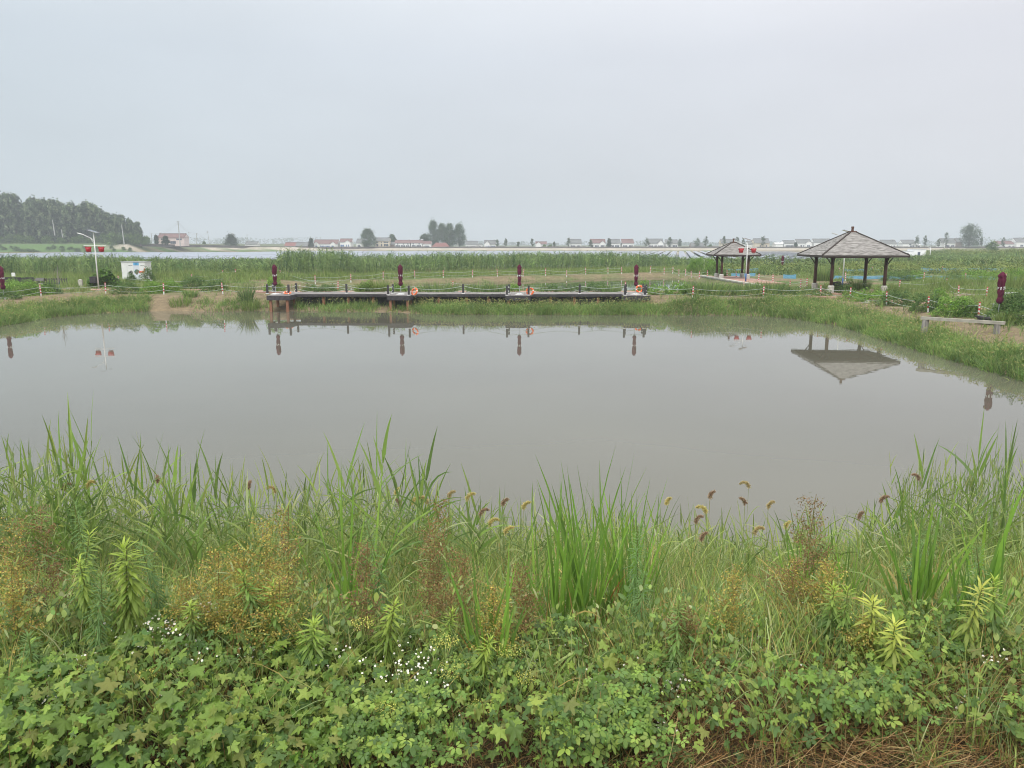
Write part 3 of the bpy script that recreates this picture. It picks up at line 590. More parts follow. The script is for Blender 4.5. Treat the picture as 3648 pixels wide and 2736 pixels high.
def lanterns(x, y, z, side, lab, crossbar=None):
    o = empty('lantern_sign', (x, y, z), label=lab, cat='lantern', group='red lantern ornaments on the lamp posts'); o.scale = (.84, .84, .9)
    m = MB().lathe([(.2, -.36), (.27, -.33), (.31, -.2), (.33, -.05), (.29, .08), (.2, .12)], (0, 0, 0), 14); m.build('lantern_drum', lantern_red, o, True)
    for k in (-1, 0, 1): MB().ball((k * .27, -.02, .13), .145, 1.1, .8, .8).build('lantern_ball', lantern_red, o, True)
    for k in (-.17, .0, .17): MB().tube([(k, 0, -.36), (k, 0, -.46)], .012, 5).build('tassel', lantern_red, o)
x, y, z = D(351, 1020, 82); l1 = lamp(x, y, 1.35, 5.85, 'white solar street lamp with red lantern ornaments, left of the white cabinet', blue=False)
zl = D(351, 886, 82)[2]
MB().box(-1.15, 1.15, -.03, .03, zl - 1.35 + .30, zl - 1.35 + .36).box(-1.0, 1.05, -.03, .03, zl - 1.35 - .55, zl - 1.35 - .50).build('crossbar', white_paint, l1)
lanterns(x - .68, y - .02, zl, -1, 'red lantern ornament left of the pole on the left street lamp'); lanterns(x + .68, y - .02, zl, 1, 'red lantern ornament right of the pole on the left street lamp')
x, y, z = D(2657, 990, 94); l2 = lamp(x, y, 1.6, D(2664, 857, 94)[2] - 1.6, 'white solar street lamp with blue foot and red lanterns before the small pavilion')
zl = D(2660, 891, 94)[2]
MB().box(-1.15, 1.15, -.03, .03, zl - 1.6 + .26, zl - 1.6 + .32).box(-1.0, 1.05, -.03, .03, zl - 1.6 - .52, zl - 1.6 - .48).build('crossbar', white_paint, l2)
lanterns(x - .75, y - .02, zl, -1, 'red lantern ornament left of the pole before the small pavilion'); lanterns(x + .75, y - .02, zl, 1, 'red lantern ornament right of the pole before the small pavilion')
x, y, z = D(3001, 1013, 88); lamp(x, y, 1.35, D(3012, 828, 88)[2] - 1.35, 'white street lamp with blue foot seen through the columns of the large pavilion')
x, y, z = D(3311, 930, 250); lamp(x, y, z, D(3316, 876, 250)[2] - z, 'distant white street lamp in the green field right of the large pavilion', 1.8, False)
x, y, z = D(3364, 893, 480); lamp(x, y, z, D(3366, 864, 480)[2] - z, 'farthest white lamp post near the lake bank on the right', 3., False)

# ------------------------------------------------------------ white cabinet with pictures
def cabinet():
    yb = 97.; x0 = D(436, 990, yb)[0]; x1 = D(521, 990, yb)[0]; zt = D(480, 933, yb)[2]; zb = 1.3
    o = empty('equipment_cabinet', ((x0 + x1) / 2, yb, zb), label='white metal equipment cabinet with printed pictures on its doors in the weeds', cat='cabinet')
    w2 = (x1 - x0) / 2; h = zt - zb
    MB().box(-w2, w2, 0, 1.6, 0, h).build('body', white_paint, o); MB().box(-w2 - .08, w2 + .08, -.1, 1.7, h, h + .07).build('roof', steel, o)
    sky_b = pmat('print_blue', (.12, .38, .65), .5, .3, .3, 2); grn = pmat('print_green', (.05, .17, .13), .5, .3, .5, 5, col2=(.18, .14, .08)); org = pmat('print_orange', (.6, .12, .06), .5, .3, .3, 6); blk = pmat('print_black', (.03, .03, .035), .5, .3); lil = pmat('print_pale', (.62, .66, .74), .5, .3, .05, 2)
    dw = 2 * w2 / 4
    for i in range(4):
        a = -w2 + i * dw + .02; b = a + dw - .04; d = MB().box(a, b, -.03, -.003, .05, h - .06).build('door', [white_paint, white_paint, lil, white_paint][i], o)
        MB().box(a + .04, a + .07, -.05, -.031, h * .45, h * .52).build('handle', steel, d)
        c = (a + b) / 2
        if i == 1:
            m = MB()
            for (dx, dz, r) in ((-.1, 0, .13), (.05, .12, .1), (.1, -.12, .15), (-.15, -.2, .09), (.02, -.55, .12), (-.1, -.75, .08), (.18, .02, .05)): m.poly([(c + dx + r * math.cos(k) * (1 + .2 * math.sin(3 * k)), -.034, h * .5 + dz + r * .8 * math.sin(k)) for k in np.linspace(0, 5.6, 9)])
            m.build('picture', blk, d)
        if i == 2:
            MB().box(a + .02, b - .02, -.036, -.031, h * .83, h - .09).build('picture', sky_b, d)
            MB().poly([(c - .32, -.034, h * .52), (c - .15, -.034, h * .42), (c + .02, -.034, h * .36), (c + .28, -.034, h * .5), (c + .34, -.034, h * .58), (c + .1, -.034, h * .64), (c - .12, -.034, h * .63)]).build('picture', grn, d)
        if i == 3:
            m = MB().poly([(c - .3 + .17 * math.cos(k), -.034, h * .5 + .16 * math.sin(k)) for k in np.linspace(0, 5.6, 9)]); m.poly([(c + .02 + .2 * math.cos(k), -.035, h * .52 + .14 * math.sin(k)) for k in np.linspace(0, 5.6, 9)]); m.poly([(c + .15, -.034, h * .55), (c + .3, -.034, h * .5), (c + .33, -.034, h * .68), (c + .22, -.034, h * .7)])
            m.build('picture', org, d)
        if i in (1, 3):
            m = MB()
            for k in range(5): m.box(c - .25 + k * .11, c - .17 + k * .11, -.036, -.031, h * .8, h * .8 + .06 + .03 * (k % 2))
            m.build('lettering', blk if i == 1 else grn, d)
cabinet()

# ------------------------------------------------------------ left side: dark fence, signs, stone, bin
yf = 88.
xa, xb = D(-120, 1000, yf)[0], D(120, 1000, yf)[0]
o = empty('board_fence', ((xa + xb) / 2, yf, 1.3), label='low dark solid board fence at the left edge behind the parasol', cat='fence'); MB().box((xa - xb) / 2, (xb - xa) / 2, -.03, .03, 0, .95).build('board_panel', deck_black, o)
MB().box((xa - xb) / 2, (xb - xa) / 2, -.06, .06, .95, 1.02).build('top_rail', deck_black, o)
grey_wood = pmat('grey_wood', (.10, .10, .09), .8, .2, .25, 5)
xa, xb = D(122, 1000, yf)[0], D(238, 1000, yf)[0]
o = empty('picket_fence', ((xa + xb) / 2, yf, 1.3), label='dark grey picket fence behind the small roofed notice board', cat='fence'); m = MB(); k = 14
for i in range(k): xx = (xa - xb) / 2 + i * (xb - xa) / (k - 1); m.box(xx - .05, xx + .05, -.02, .02, 0, .95)
m.build('pickets', grey_wood, o); MB().box((xa - xb) / 2, (xb - xa) / 2, .02, .06, .25, .32).box((xa - xb) / 2, (xb - xa) / 2, .02, .06, .7, .77).build('rail', grey_wood, o)
x, y, z = D(49, 990, 86); o = empty('white_sign', (x, y, 1.3), label='small white sign board standing above the dark board fence', cat='sign'); MB().box(-.2, .2, -.02, .02, 1.2, 1.6).build('sign_board', white_paint, o); MB().box(-.03, .03, .02, .05, 0, 1.5).build('stake', grey_wood, o)
x, y, z = D(145, 1005, 80); o = empty('notice_board', (x, y, 1.3), label='small notice board with a little grey pitched roof before the picket fence', cat='notice board')
MB().box(-.28, -.23, -.03, .03, 0, 1.1).box(.23, .28, -.03, .03, 0, 1.1).build('post', grey_wood, o); MB().poly([(-.5, -.3, 1.0), (.5, -.3, 1.0), (.42, 0, 1.3), (-.42, 0, 1.3)]).poly([(-.5, .3, 1.0), (-.42, 0, 1.3), (.42, 0, 1.3), (.5, .3, 1.0)]).build('roof', grey_wood, o); MB().box(-.23, .23, -.02, .02, .3, .75).build('panel', white_paint, o)
x, y, z = D(286, 1000, 84); o = MB().box(x - .2, x + .2, y - .12, y + .12, 1.2, 2.2).lathe([(.19, 0), (.1, .08)], (x, y, 2.2), 4).build('marker_stone', concrete); tag(o, label='upright pale grey marker stone left of the dark bin', cat='stone')
x, y, z = D(333, 985, 84); o = empty('planter', (x, y, 1.3), label='dark hanging container beside the pole of the left street lamp', cat='container'); MB().lathe([(.28, .55), (.42, .62), (.42, 1.2), (.45, 1.25)], (0, 0, 0), 8).build('bucket', deck_black, o); MB().tube([(0, 0, 0), (0, 0, .56)], .03, 6).build('post', grey_wood, o)
x, y, z = D(248, 1008, 82); tag(MB().box(x - .3, x + .3, y - .15, y + .15, 1.25, 1.5).build('stone_block', concrete), label='low white stone block in the grass in front of the marker stone', cat='stone')
x, y, z = D(137, 1010, 76); tag(MB().box(x - .12, x + .12, y - .12, y + .12, 1.2, 1.75).build('white_bucket', white_paint), label='white bucket beneath the small roofed notice board', cat='bucket')
# bare young tree with support stake
x, y = G(213, 1040, 1.3); o = empty('bare_sapling', (x, y, 1.25), label='thin leafless young tree tied to a green stake beside the brick path', cat='tree')
bark = pmat('pale_bark', (.25, .23, .2), .9, .1, .2, 8)
MB().tube([(0, 0, 0), (0, 0, .9), (-.03, 0, 1.5), (.02, 0, 2.9)], [.05, .04, .035, .01], 6).build('trunk', bark, o)
m = MB()
for (z0, dx, dz) in ((.9, -.7, 1.0), (1.1, .35, .9), (1.0, -.35, 1.3), (1.5, .3, .9), (1.7, -.3, .8), (1.3, .12, 1.2)): m.tube([(0, 0, z0), (dx * .5, .1, z0 + dz * .4), (dx, .1, z0 + dz)], [.02, .014, .005], 5)
m.build('branches', bark, o); MB().tube([(.06, -.05, -.1), (.06, -.05, 1.0)], .035, 6).build('stake', pmat('green_paint', (.03, .14, .1), .5), o)

# ------------------------------------------------------------ right bank: concrete beam, slabs, steps
post_c = pmat('weathered_concrete', (.20, .19, .18), .9, .1, col2=(.34, .32, .29), scale=3, stretch=(5, 5, .6), bump=.4)
o = empty('concrete_frame', (25.06, 46.7, 0), label='concrete beam resting on a weathered post above the right bank grass', cat='beam')
MB().tube([(0, 0, -.3), (.02, 0, .8), (.05, 0, 1.5)], [.24, .2, .18], 10).build('post', post_c, o)
MB().beam((-.15, .15, 1.585), (2.95, -3.0, 1.585), .28, .17).build('beam', pmat('old_beam', (.27, .26, .22), .9, .1, col2=(.38, .36, .31), scale=3), o)
MB().box(2.55, 2.8, -2.9, -2.65, .5, 1.49).build('end_post', post_c, o)
for a, b, zz0, zz1, lab in (((3056, 1089), (3094, 1077), .95, 1.3, 'left of two sloping concrete slabs set into the right bank'), ((3072, 1103), (3135, 1083), .75, 1.28, 'right and longer of two sloping concrete slabs set into the right bank'), ((3440, 1205), (3500, 1187), .35, .8, 'pale fallen concrete strip lying low on the sandy right bank')):
    p, q = G(*a, zz0), G(*b, zz1); tag(MB().beam((*p, zz0), (*q, zz1), .22, .3 if zz0 > .5 else .12).build('concrete_slab', concrete), label=lab, cat='slab')
o = empty('bank_steps', (28, 54, 0), label='flight of worn earth coloured steps going down the right bank', cat='steps')
step_m = pmat('worn_brick', (.26, .21, .15), .9, .1, col2=(.38, .31, .22), scale=5, bump=.4)
for i in range(5):
    t = i / 4; p = G(3225 - i * 18, 1098 + i * 9.5, 1.22 - i * .19); zz = 1.24 - i * .19
    loc(MB().beam((p[0] - 1.0, p[1] + .15, zz - .12), (p[0] + 1.0, p[1] - .15, zz - .12), .5, .24), 'step', step_m, o)

# ------------------------------------------------------------ blue nets in the fields
blue_net = pmat('blue_net', (.10, .27, .42), .7, .2, col2=(.2, .4, .52), scale=3, stretch=(1, 1, 6))
def net(a, b, h, lab):
    p, q = G(*a, 1.38), G(*b, 1.38); m = MB(); k = max(3, int(math.dist(p, q) / 2)); n0 = 0
    for i in range(k + 1):
        t = i / k; x, y = p[0] + (q[0] - p[0]) * t, p[1] + (q[1] - p[1]) * t; hh = h * (1 - .18 * math.sin(i * 2.1) ** 2)
        m.v += [(x, y + .1 * math.sin(i * 1.7), 1.2), (x, y + .1 * math.sin(i * 1.7) + .02, 1.35 + hh)]
        if i: m.f.append((2 * i - 2, 2 * i, 2 * i + 1, 2 * i - 1))
    tag(m.build('net_fence', blue_net), label=lab, cat='net', group='blue nets around the field plots')
net((2960, 994), (3255, 994), .5, 'pale blue net seen between the columns of the large pavilion')
net((3232, 993), (3500, 995), .5, 'blue net behind the middle post row right of the large pavilion')
net((3490, 998), (3660, 998), .5, 'blue net behind the right parasol at the picture edge')
net((3280, 970), (3620, 970), .8, 'farther blue net in the field right of the large pavilion')
net((3010, 972), (3140, 971), .7, 'farther blue net seen inside the large pavilion')
net((3400, 934), (3700, 934), 1.0, 'thin farthest pale blue net under the scrub on the right')
net((2580, 974), (2700, 972), .8, 'blue net seen between columns of the small pavilion')
net((2605, 984), (2690, 984), .5, 'nearer blue net seen through the small pavilion columns')
net((2790, 992), (2835, 992), .6, 'small piece of blue net left of the large pavilion')
net((2715, 948), (2742, 947), .7, 'tiny blue tarp patch in the greenery left of the distant parasol')
print('props done')

# ------------------------------------------------------------ far shore: solar arrays, levee wall, houses
arr = pmat('solar_array_glass', (.25, .28, .35), .3, .6, .1, .3)
alu = pmat('aluminium', (.62, .64, .66), .5, .5, .05, 1)
LD = R(12.1); ldx, ldy = math.sin(LD), math.cos(LD); flo = pmat('float_grey', (.34, .36, .38), .6)
def solar_row(i, x0, y0, ln):
    m = MB(); wv = Vector((ldy, -ldx, 0)); dv = Vector((ldx, ldy, 0)); o0 = Vector((x0, y0, .5))
    n = int(ln / 7)
    for k in range(n):
        a = o0 + dv * (k * 7); b = o0 + dv * (k * 7 + 6.6); m.poly([a - wv * 1.55 + Vector((0, 0, .12)), a + wv * 1.55, b + wv * 1.55, b - wv * 1.55 + Vector((0, 0, .12))])
    o = empty('solar_array', (0, 0, 0), label='long row of floating solar panels on the lake behind the reeds', cat='solar array', group='rows of floating solar panels on the lake')
    link('panel', m.mesh('panel', arr), None, o)
    MB().beam(o0 + wv * 1.75 + Vector((0, 0, -.12)), o0 + wv * 1.75 + dv * ln + Vector((0, 0, -.12)), .3, .2).build('float', flo, o)
for i in range(118):
    x0 = -340 + i * 5.2
    y0 = 300 if x0 > -150 else 330
    ymax = (548 if x0 + 40 < -195 else 640)
    if x0 / y0 > .5: continue
    solar_row(i, x0, y0, (ymax - y0) / ldy)

wall_m = pmat('levee_wall_stone', (.14, .12, .115), .9, .1, .2, .3)
o = MB(); xs = np.arange(-118, 520, 8.)
for i, x in enumerate(xs): o.box(x, x + 7.98, 698.5, 699.2, 2.2, 3.9 + .15 * math.sin(i * 2.1) + .12 * math.sin(i * .7))
tag(o.build('levee_wall', wall_m), label='long low dark wall running along the top of the far lake embankment', cat='wall')
o = MB()
for i in range(24):
    t0, t1 = i / 24, (i + 1) / 24; f = lambda t: tuple(XZ(500 + 860 * t, 872, YY(t))[:1]) + (YY(t),); YY = lambda t: float(np.interp(t, [0, .2, .5, 1], [578, 612, 672, 699])); zz = lambda t: XZ(500, 873 + 9.5 * min(1, t * 1.6), YY(t))[1]; a, b = f(t0), f(t1); o.beam((*a, zz(t0)), (*b, zz(t1)), .6, 1.9)
tag(o.build('embankment_wall', wall_m), label='low dark wall along the embankment from the woodland to the pale house', cat='wall')
wht = pmat('far_white', (.86, .86, .85), .8, .2, .05, .5); crm = pmat('far_cream', (.68, .60, .48), .8, .2, .06, .5); pnk = pmat('far_pink', (.66, .54, .50), .8, .2, .05, .5); brn = pmat('far_brown_brick', (.30, .24, .21), .8, .2, .1, .5)
rgrey = pmat('far_roof_grey', (.16, .165, .165), .8, .2, .12, .8); rred = pmat('far_roof_red', (.22, .10, .09), .8, .2, .12, .8); rbr = pmat('far_roof_brown', (.18, .115, .11), .8, .2, .12, .8)
gls = pmat('far_glass', (.06, .08, .12), .2, .6, .2, 1); gblue = pmat('far_blue_glass', (.08, .17, .36), .3, .6, .2, 1)
ZB = 2.75
def house(x0, x1, yt, ye, lab, wm=wht, rm=rgrey, gables=(), wins=(), win2=(), heater=None, yb=881.5, Y=706., glass=gls, hip=False, side=None, zb=None, lowfront=None):
    zb = ZB if zb is None else zb
    X0, _ = XZ(x0, 880, Y); X1, _ = XZ(x1, 880, Y); zt = XZ(x0, yt, Y)[1]; ze = XZ(x0, ye, Y)[1]; k = (X1 - X0) / (x1 - x0)
    cx = (X0 + X1) / 2; hw = (X1 - X0) / 2; o = empty('house', (cx, Y, zb), label=lab, cat='house'); h = ze - zb; rt = zt - zb; dp = 9.5
    MB().box(-hw, hw, 0, dp, -.5, h).build('wall', wm, o)
    q = (lambda px: (px - x0) * k - hw)
    g = .45 if hip else 0
    m = MB(); ov = .35; hx = hw * g
    A, B_, C_, D_ = (-hw - ov, -ov - .2, h - .12), (hw + ov, -ov - .2, h - .12), (hw + ov, dp + ov, h - .12), (-hw - ov, dp + ov, h - .12); E, F_ = (-hw - ov + hx, dp / 2, rt), (hw + ov - hx, dp / 2, rt)
    m.poly([A, B_, F_, E]).poly([D_, E, F_, C_]).poly([A, E, D_]).poly([B_, C_, F_]).poly([A, D_, C_, B_]); rf = m.build('roof', rm, o)
    if not hip: 
        MB().box(-hw - ov, hw + ov, dp / 2 - .15, dp / 2 + .15, rt - .05, rt + .25).build('ridge', rm, rf)
        MB().poly([(-hw - .38, .1, h), (-hw - .38, dp - .1, h), (-hw - .38, dp / 2, rt - .35)]).poly([(hw + .38, .1, h), (hw + .38, dp / 2, rt - .35), (hw + .38, dp - .1, h)]).build('gable_wall', wm, o)
    for (ga, gb, gt) in gables:
        a, b = q(ga), q(gb); c = (a + b) / 2; gz = XZ(ga, gt, Y)[1] - zb
        MB().box(a, b, -1.2, -.003, -.5, h * .96).poly([(a, -1.2, h * .96), (b, -1.2, h * .96), (c, -1.2, gz)]).build('front_gable', wm, o)
        MB().poly([(a - .4, -1.6, h * .96 - .2), (c, -1.6, gz + .12), (c, 4., gz + .12), (a - .4, 4., h * .96 - .2)]).poly([(c, -1.6, gz + .12), (b + .4, -1.6, h * .96 - .2), (b + .4, 4., h * .96 - .2), (c, 4., gz + .12)]).build('gable_roof', rm, rf)
        MB().lathe([(.35, 0), (.36, .02)], (0, 0, 0), 8).build('vent', gls, o).location = (c, -1.22, (h * .96 + gz) / 2 + .1)
        bpy.data.objects[-1] if False else None
    for lst, (za, zc) in ((wins, (.22, .55)), (win2, (.68, .88))):
        for (wa, wb) in lst:
            a, b = q(wa), q(wb); yy = -1.24 if any(ga - 1 <= wa and wb <= gb + 1 for ga, gb, _ in gables) else -.04
            f = MB().box(a, b, yy - .03, yy + .02, h * za, h * zc).build('window', glass if za < .5 else gls, o)
            m = MB(); nn = max(1, int((b - a) / 1.1))
            for i in range(nn + 1): xx = a + (b - a) * i / nn; m.box(xx - .07, xx + .07, yy - .07, yy - .035, h * za, h * zc)
            m.box(a, b, yy - .06, yy - .033, h * zc - .02, h * zc + .16).build('frame', wm, f)
    if heater:
        hx_ = q(heater); hz = rt + .5 if ye - yt < 12 or True else rt
        MB().tube([(hx_ - 1., 1.2 + dp / 4, hz), (hx_ + 1., 1.2 + dp / 4, hz)], .36, 8).build('water_heater', alu, o); MB().box(hx_ - .9, hx_ - .8, 3.5, 3.6, rt - 1.6, hz).box(hx_ + .8, hx_ + .9, 3.5, 3.6, rt - 1.6, hz).build('heater_frame', alu, o)
    return o
Hh = house
Hh(564, 657, 832, 846, 'pale pink house with brown red roof right of the woodland, nearest of all houses', pnk, rbr, wins=((608, 628),), win2=((575, 598), (630, 650)), heater=567, Y=602, zb=5.0)
Hh(873, 915, 861, 870, 'low grey roofed house with a solar heater, leftmost in the far village row', wht, rgrey, heater=886, win2=(), wins=((880, 905),))
Hh(1014, 1051, 864, 876, 'low shed with red roof, left of the grey roofed shed', wht, rred, wins=((1020, 1030),))
Hh(1053, 1094, 863.5, 877, 'long low shed with grey roof beside the red roofed shed', brn, rgrey)
Hh(1119, 1203, 854, 868, 'wide white house with two front gables and reddish roof', wht, rbr, gables=((1119, 1137, 861), (1178, 1196, 861)), wins=((1125, 1132), (1140, 1157), (1159, 1175), (1182, 1190)), glass=gblue)
Hh(1211, 1252, 850.5, 862, 'white house with one gable, blue glass porch and solar heater', wht, rbr, gables=((1228, 1250, 856),), wins=((1213, 1226), (1233, 1237), (1241, 1245)), heater=1249, glass=gblue)
Hh(1270, 1290, 851, 865, 'narrow grey roofed house half hidden by the round tree', wht, rgrey, wins=((1274, 1284),))
Hh(1337, 1387, 847, 858, 'two-storey cream house with grey roof right of the round tree', crm, rgrey, wins=((1341, 1348), (1357, 1362), (1368, 1384)), win2=((1340, 1348), (1357, 1361), (1367, 1384)), heater=1351)
Hh(1389, 1405, 862, 871, 'brown brick annex beside the cream two-storey house', brn, rgrey, Y=712)
Hh(1407, 1461, 855.5, 865.5, 'long white house with brown roof and wide glazed porch, left of two twins', wht, rbr, wins=((1409, 1425), (1428, 1443), (1446, 1458)), win2=((1415, 1419), (1435, 1440), (1451, 1456)), heater=1458)
Hh(1464, 1505, 855.5, 865, 'white house with brown roof, right twin beside the poplar grove', wht, rbr, wins=((1467, 1481), (1484, 1500)), win2=((1470, 1475), (1491, 1496)), heater=1503)
Hh(1507, 1535, 859, 868, 'small pale house with faded brown roof left of the poplar grove', wht, rbr, wins=((1512, 1530),))
Hh(1538, 1600, 864.5, 880, 'low building with red hipped roof under the poplar grove', brn, rred, hip=True, heater=1568)
Hh(1659, 1701, 859, 871, 'grey roofed cottage with dark windows right of the poplar grove', wht, rgrey, wins=((1662, 1668), (1672, 1675), (1679, 1684), (1687, 1693)))
Hh(1703, 1718, 869, 871.5, 'flat roofed pale annex right of the grey roofed cottage', wht, rgrey, wins=((1706, 1712),), Y=708)
Hh(1726, 1766, 856, 869, 'white cottage with grey roof and front gable on its left half', wht, rgrey, gables=((1726, 1746, 859),), wins=((1730, 1734), (1738, 1742), (1749, 1764)), heater=1760, glass=gblue)
Hh(1909, 1947, 861, 869, 'small white house with brown roof and gable facing the lake', wht, rbr, gables=((1908, 1928, 862),))
Hh(2031, 2071, 852, 867, 'white house with grey roof and white dormer on the left', wht, rgrey, wins=((2034, 2050), (2054, 2068)), heater=2037)
Hh(2104, 2156, 852, 866, 'white house with brown red roof and front gable on the right', wht, rbr, gables=((2136, 2156, 858),), wins=((2106, 2114), (2119, 2133), (2139, 2153)))
Hh(2168, 2209, 852, 866, 'white house with grey roof, left of a close pair', wht, rgrey, wins=((2180, 2187), (2191, 2206)))
Hh(2216, 2257, 852, 866, 'white house with reddish roof, right of a close pair, with solar heater', wht, rbr, wins=((2219, 2235), (2240, 2254)), heater=2252)
Hh(2308, 2362, 851, 867, 'wide white house with grey roof and arched front gable on the right', wht, rgrey, gables=((2341, 2363, 856),), wins=((2311, 2327), (2331, 2340), (2343, 2360)))
Hh(2372, 2415, 854, 866, 'white house with grey roof behind a thin tree', wht, rgrey, wins=((2381, 2389), (2396, 2412)))
Hh(2464, 2508, 866, 878, 'low grey roofed barn behind a spreading tree', brn, rgrey)
Hh(2570, 2615, 852, 866, 'pale house directly behind the small pavilion roof', crm, rgrey, wins=((2576, 2590),))
Hh(2665, 2686, 860, 870, 'small grey roofed annex left of the yellowish house', wht, rgrey, Y=712)
Hh(2688, 2741, 850, 865, 'yellowish house with dark grey roof right of the lantern lamp', crm, rgrey, wins=((2706, 2710), (2728, 2733)))
Hh(2763, 2790, 865, 868, 'plain low white building between yellowish house and porch house', wht, wht)
Hh(2793, 2833, 857, 866, 'white house with long grey porch roof', wht, rgrey, wins=((2798, 2830),), heater=2802)
Hh(2839, 2890, 852, 865, 'white cottage with grey roof and gable beside the large pavilion roof', wht, rgrey, gables=((2868, 2890, 858),), wins=((2851, 2857), (2861, 2865), (2873, 2883)))
Hh(2900, 2962, 851, 863, 'grey roofed house with solar heater partly behind the large pavilion roof', wht, rgrey, heater=2952, wins=((2910, 2925),))
Hh(3142, 3194, 855, 868, 'grey roofed house just right of the large pavilion roof', wht, rgrey, wins=((3160, 3166), (3174, 3178), (3182, 3189)), heater=3184)
Hh(3217, 3262, 855, 867, 'two-storey pale house with balcony, right of the large pavilion', wht, rgrey, wins=((3240, 3256),), win2=((3238, 3246),))
Hh(3266, 3282, 869, 871, 'flat roofed annex joined to the two-storey balcony house', wht, wht, wins=((3268, 3276),))
Hh(3355, 3403, 850, 865, 'white house with grey roof and heater left of the big round tree', wht, rgrey, heater=3358, wins=((3368, 3382), (3388, 3399)))
Hh(3408, 3428, 849, 862, 'grey roofed house tucked behind the big round tree', brn, rgrey, Y=712)
Hh(3552, 3612, 859, 869, 'low long house with brown grey roof near the right edge', wht, rbr, wins=((3571, 3580), (3592, 3600), (3612 - 6, 3611)), heater=3608)
Hh(3620, 3672, 848, 862, 'house with grey roof cut by the right edge of the picture', wht, rgrey, wins=((3634, 3645),), Y=708)
# near white sheds on the lake bank
for (a, b, yt, yb_, lab) in ((3218, 3252, 895, 912, 'left white shed on the lake bank behind the large pavilion eave'), (3254, 3298, 889, 914, 'right white block building on the lake bank with a small rooftop heater')):
    Y = 330.; X0, zt = XZ(a, yt, Y); X1, zb_ = XZ(b, yb_, Y); o = empty('shed', ((X0 + X1) / 2, Y, zb_ - .5), label=lab, cat='shed'); hw = (X1 - X0) / 2; h = zt - zb_ + .5
    MB().box(-hw, hw, 0, 5, -1, h).build('wall', wht, o); MB().box(-hw - .15, hw + .15, -.15, 5.1, h, h + .12).build('roof', alu, o); MB().box(-hw * .3, hw * .1, -.05, 0, .2, h * .7).build('window', gls, o)
X0, zt = XZ(2102, 896, 600.); X1, zb_ = XZ(2152, 902, 600.)
tag(MB().box(X0, X1, 600, 603, -.2, zt).box(X0 + 1, X0 + 2.4, 599.9, 600, .5, 1).box(X1 - 5, X1 - 3, 599.9, 600, .5, 1).build('pontoon_hut', wht), label='low white floating hut on the lake just above the reed tops', cat='hut')

# ------------------------------------------------------------ power poles
pole_m = pmat('pole_concrete', (.40, .40, .38), .8, .2, .08, 1)
def upole(px, yt, yb, Y, lab, lean=0, arms=1, r=.16):
    X0, zt = XZ(px, yt, Y); X1, zb_ = XZ(px + lean, yb, Y); o = empty('utility_pole', (X1, Y, zb_), label=lab, cat='utility pole', group='utility poles beyond the lake'); h = zt - zb_
    MB().tube([(0, 0, -1), (X0 - X1, 0, h)], [r * 1.5, r], 8).build('pole', pole_m, o)
    for k in range(arms): MB().box(X0 - X1 - 1.2 + .3 * k, X0 - X1 + 1.2 - .3 * k, -.1, .1, h - .5 - k * 1.2, h - .34 - k * 1.2).build('crossarm', pole_m, o)
    return (X0, Y, zt)
upole(187, 783, 834, 545, 'leaning bare concrete pole in front of the left woodland', 8, 0, .25)
upole(218, 816, 841, 545, 'short leaning pole in front of the woodland, second from left', 5, 0, .2)
upole(433, 800, 865, 548, 'tall leaning pole at the right part of the woodland', 9, 0, .25)
a = upole(526, 840, 868, 600, 'thin leaning pole just right of the woodland end', 5); b = upole(539, 831, 874, 600, 'pole left of the pale pink house', 3)
c = upole(634, 787, 873, 590, 'tall utility pole with crossarms in front of the pale pink house', 8, 3, .3)
upole(662, 840, 866, 690, 'thin pole right of the pale pink house', 4); upole(673, 827, 874, 760, 'faint straight pole beyond the pale pink house')
d = upole(700, 830, 878, 700, 'tree-like faint pole left of the round black bush', 1, 2, .2); e = upole(739, 822, 866, 720, 'faint leaning pole with crossarm right of the round bush', 7, 2)
upole(829, 830, 877, 690, 'leaning pole with strut in front of the dark bushy tree', 7, 1, .22); upole(880, 835, 880, 700, 'thin pole beside the leftmost village house'); upole(1631, 865, 881, 700, 'short white pole under the right end of the poplar grove', 0, 0, .3)
m = MB()
for p, q in ((b, c), (c, d), (d, e)):
    for dz in (0, -1.2): sagrope(m, (p[0], p[1], p[2] - .4 + dz), (q[0], q[1], q[2] - .4 + dz), 2.5, .05)
tag(m.build('power_line', steel), label='thin power lines strung between the utility poles near the pale pink house', cat='wire')

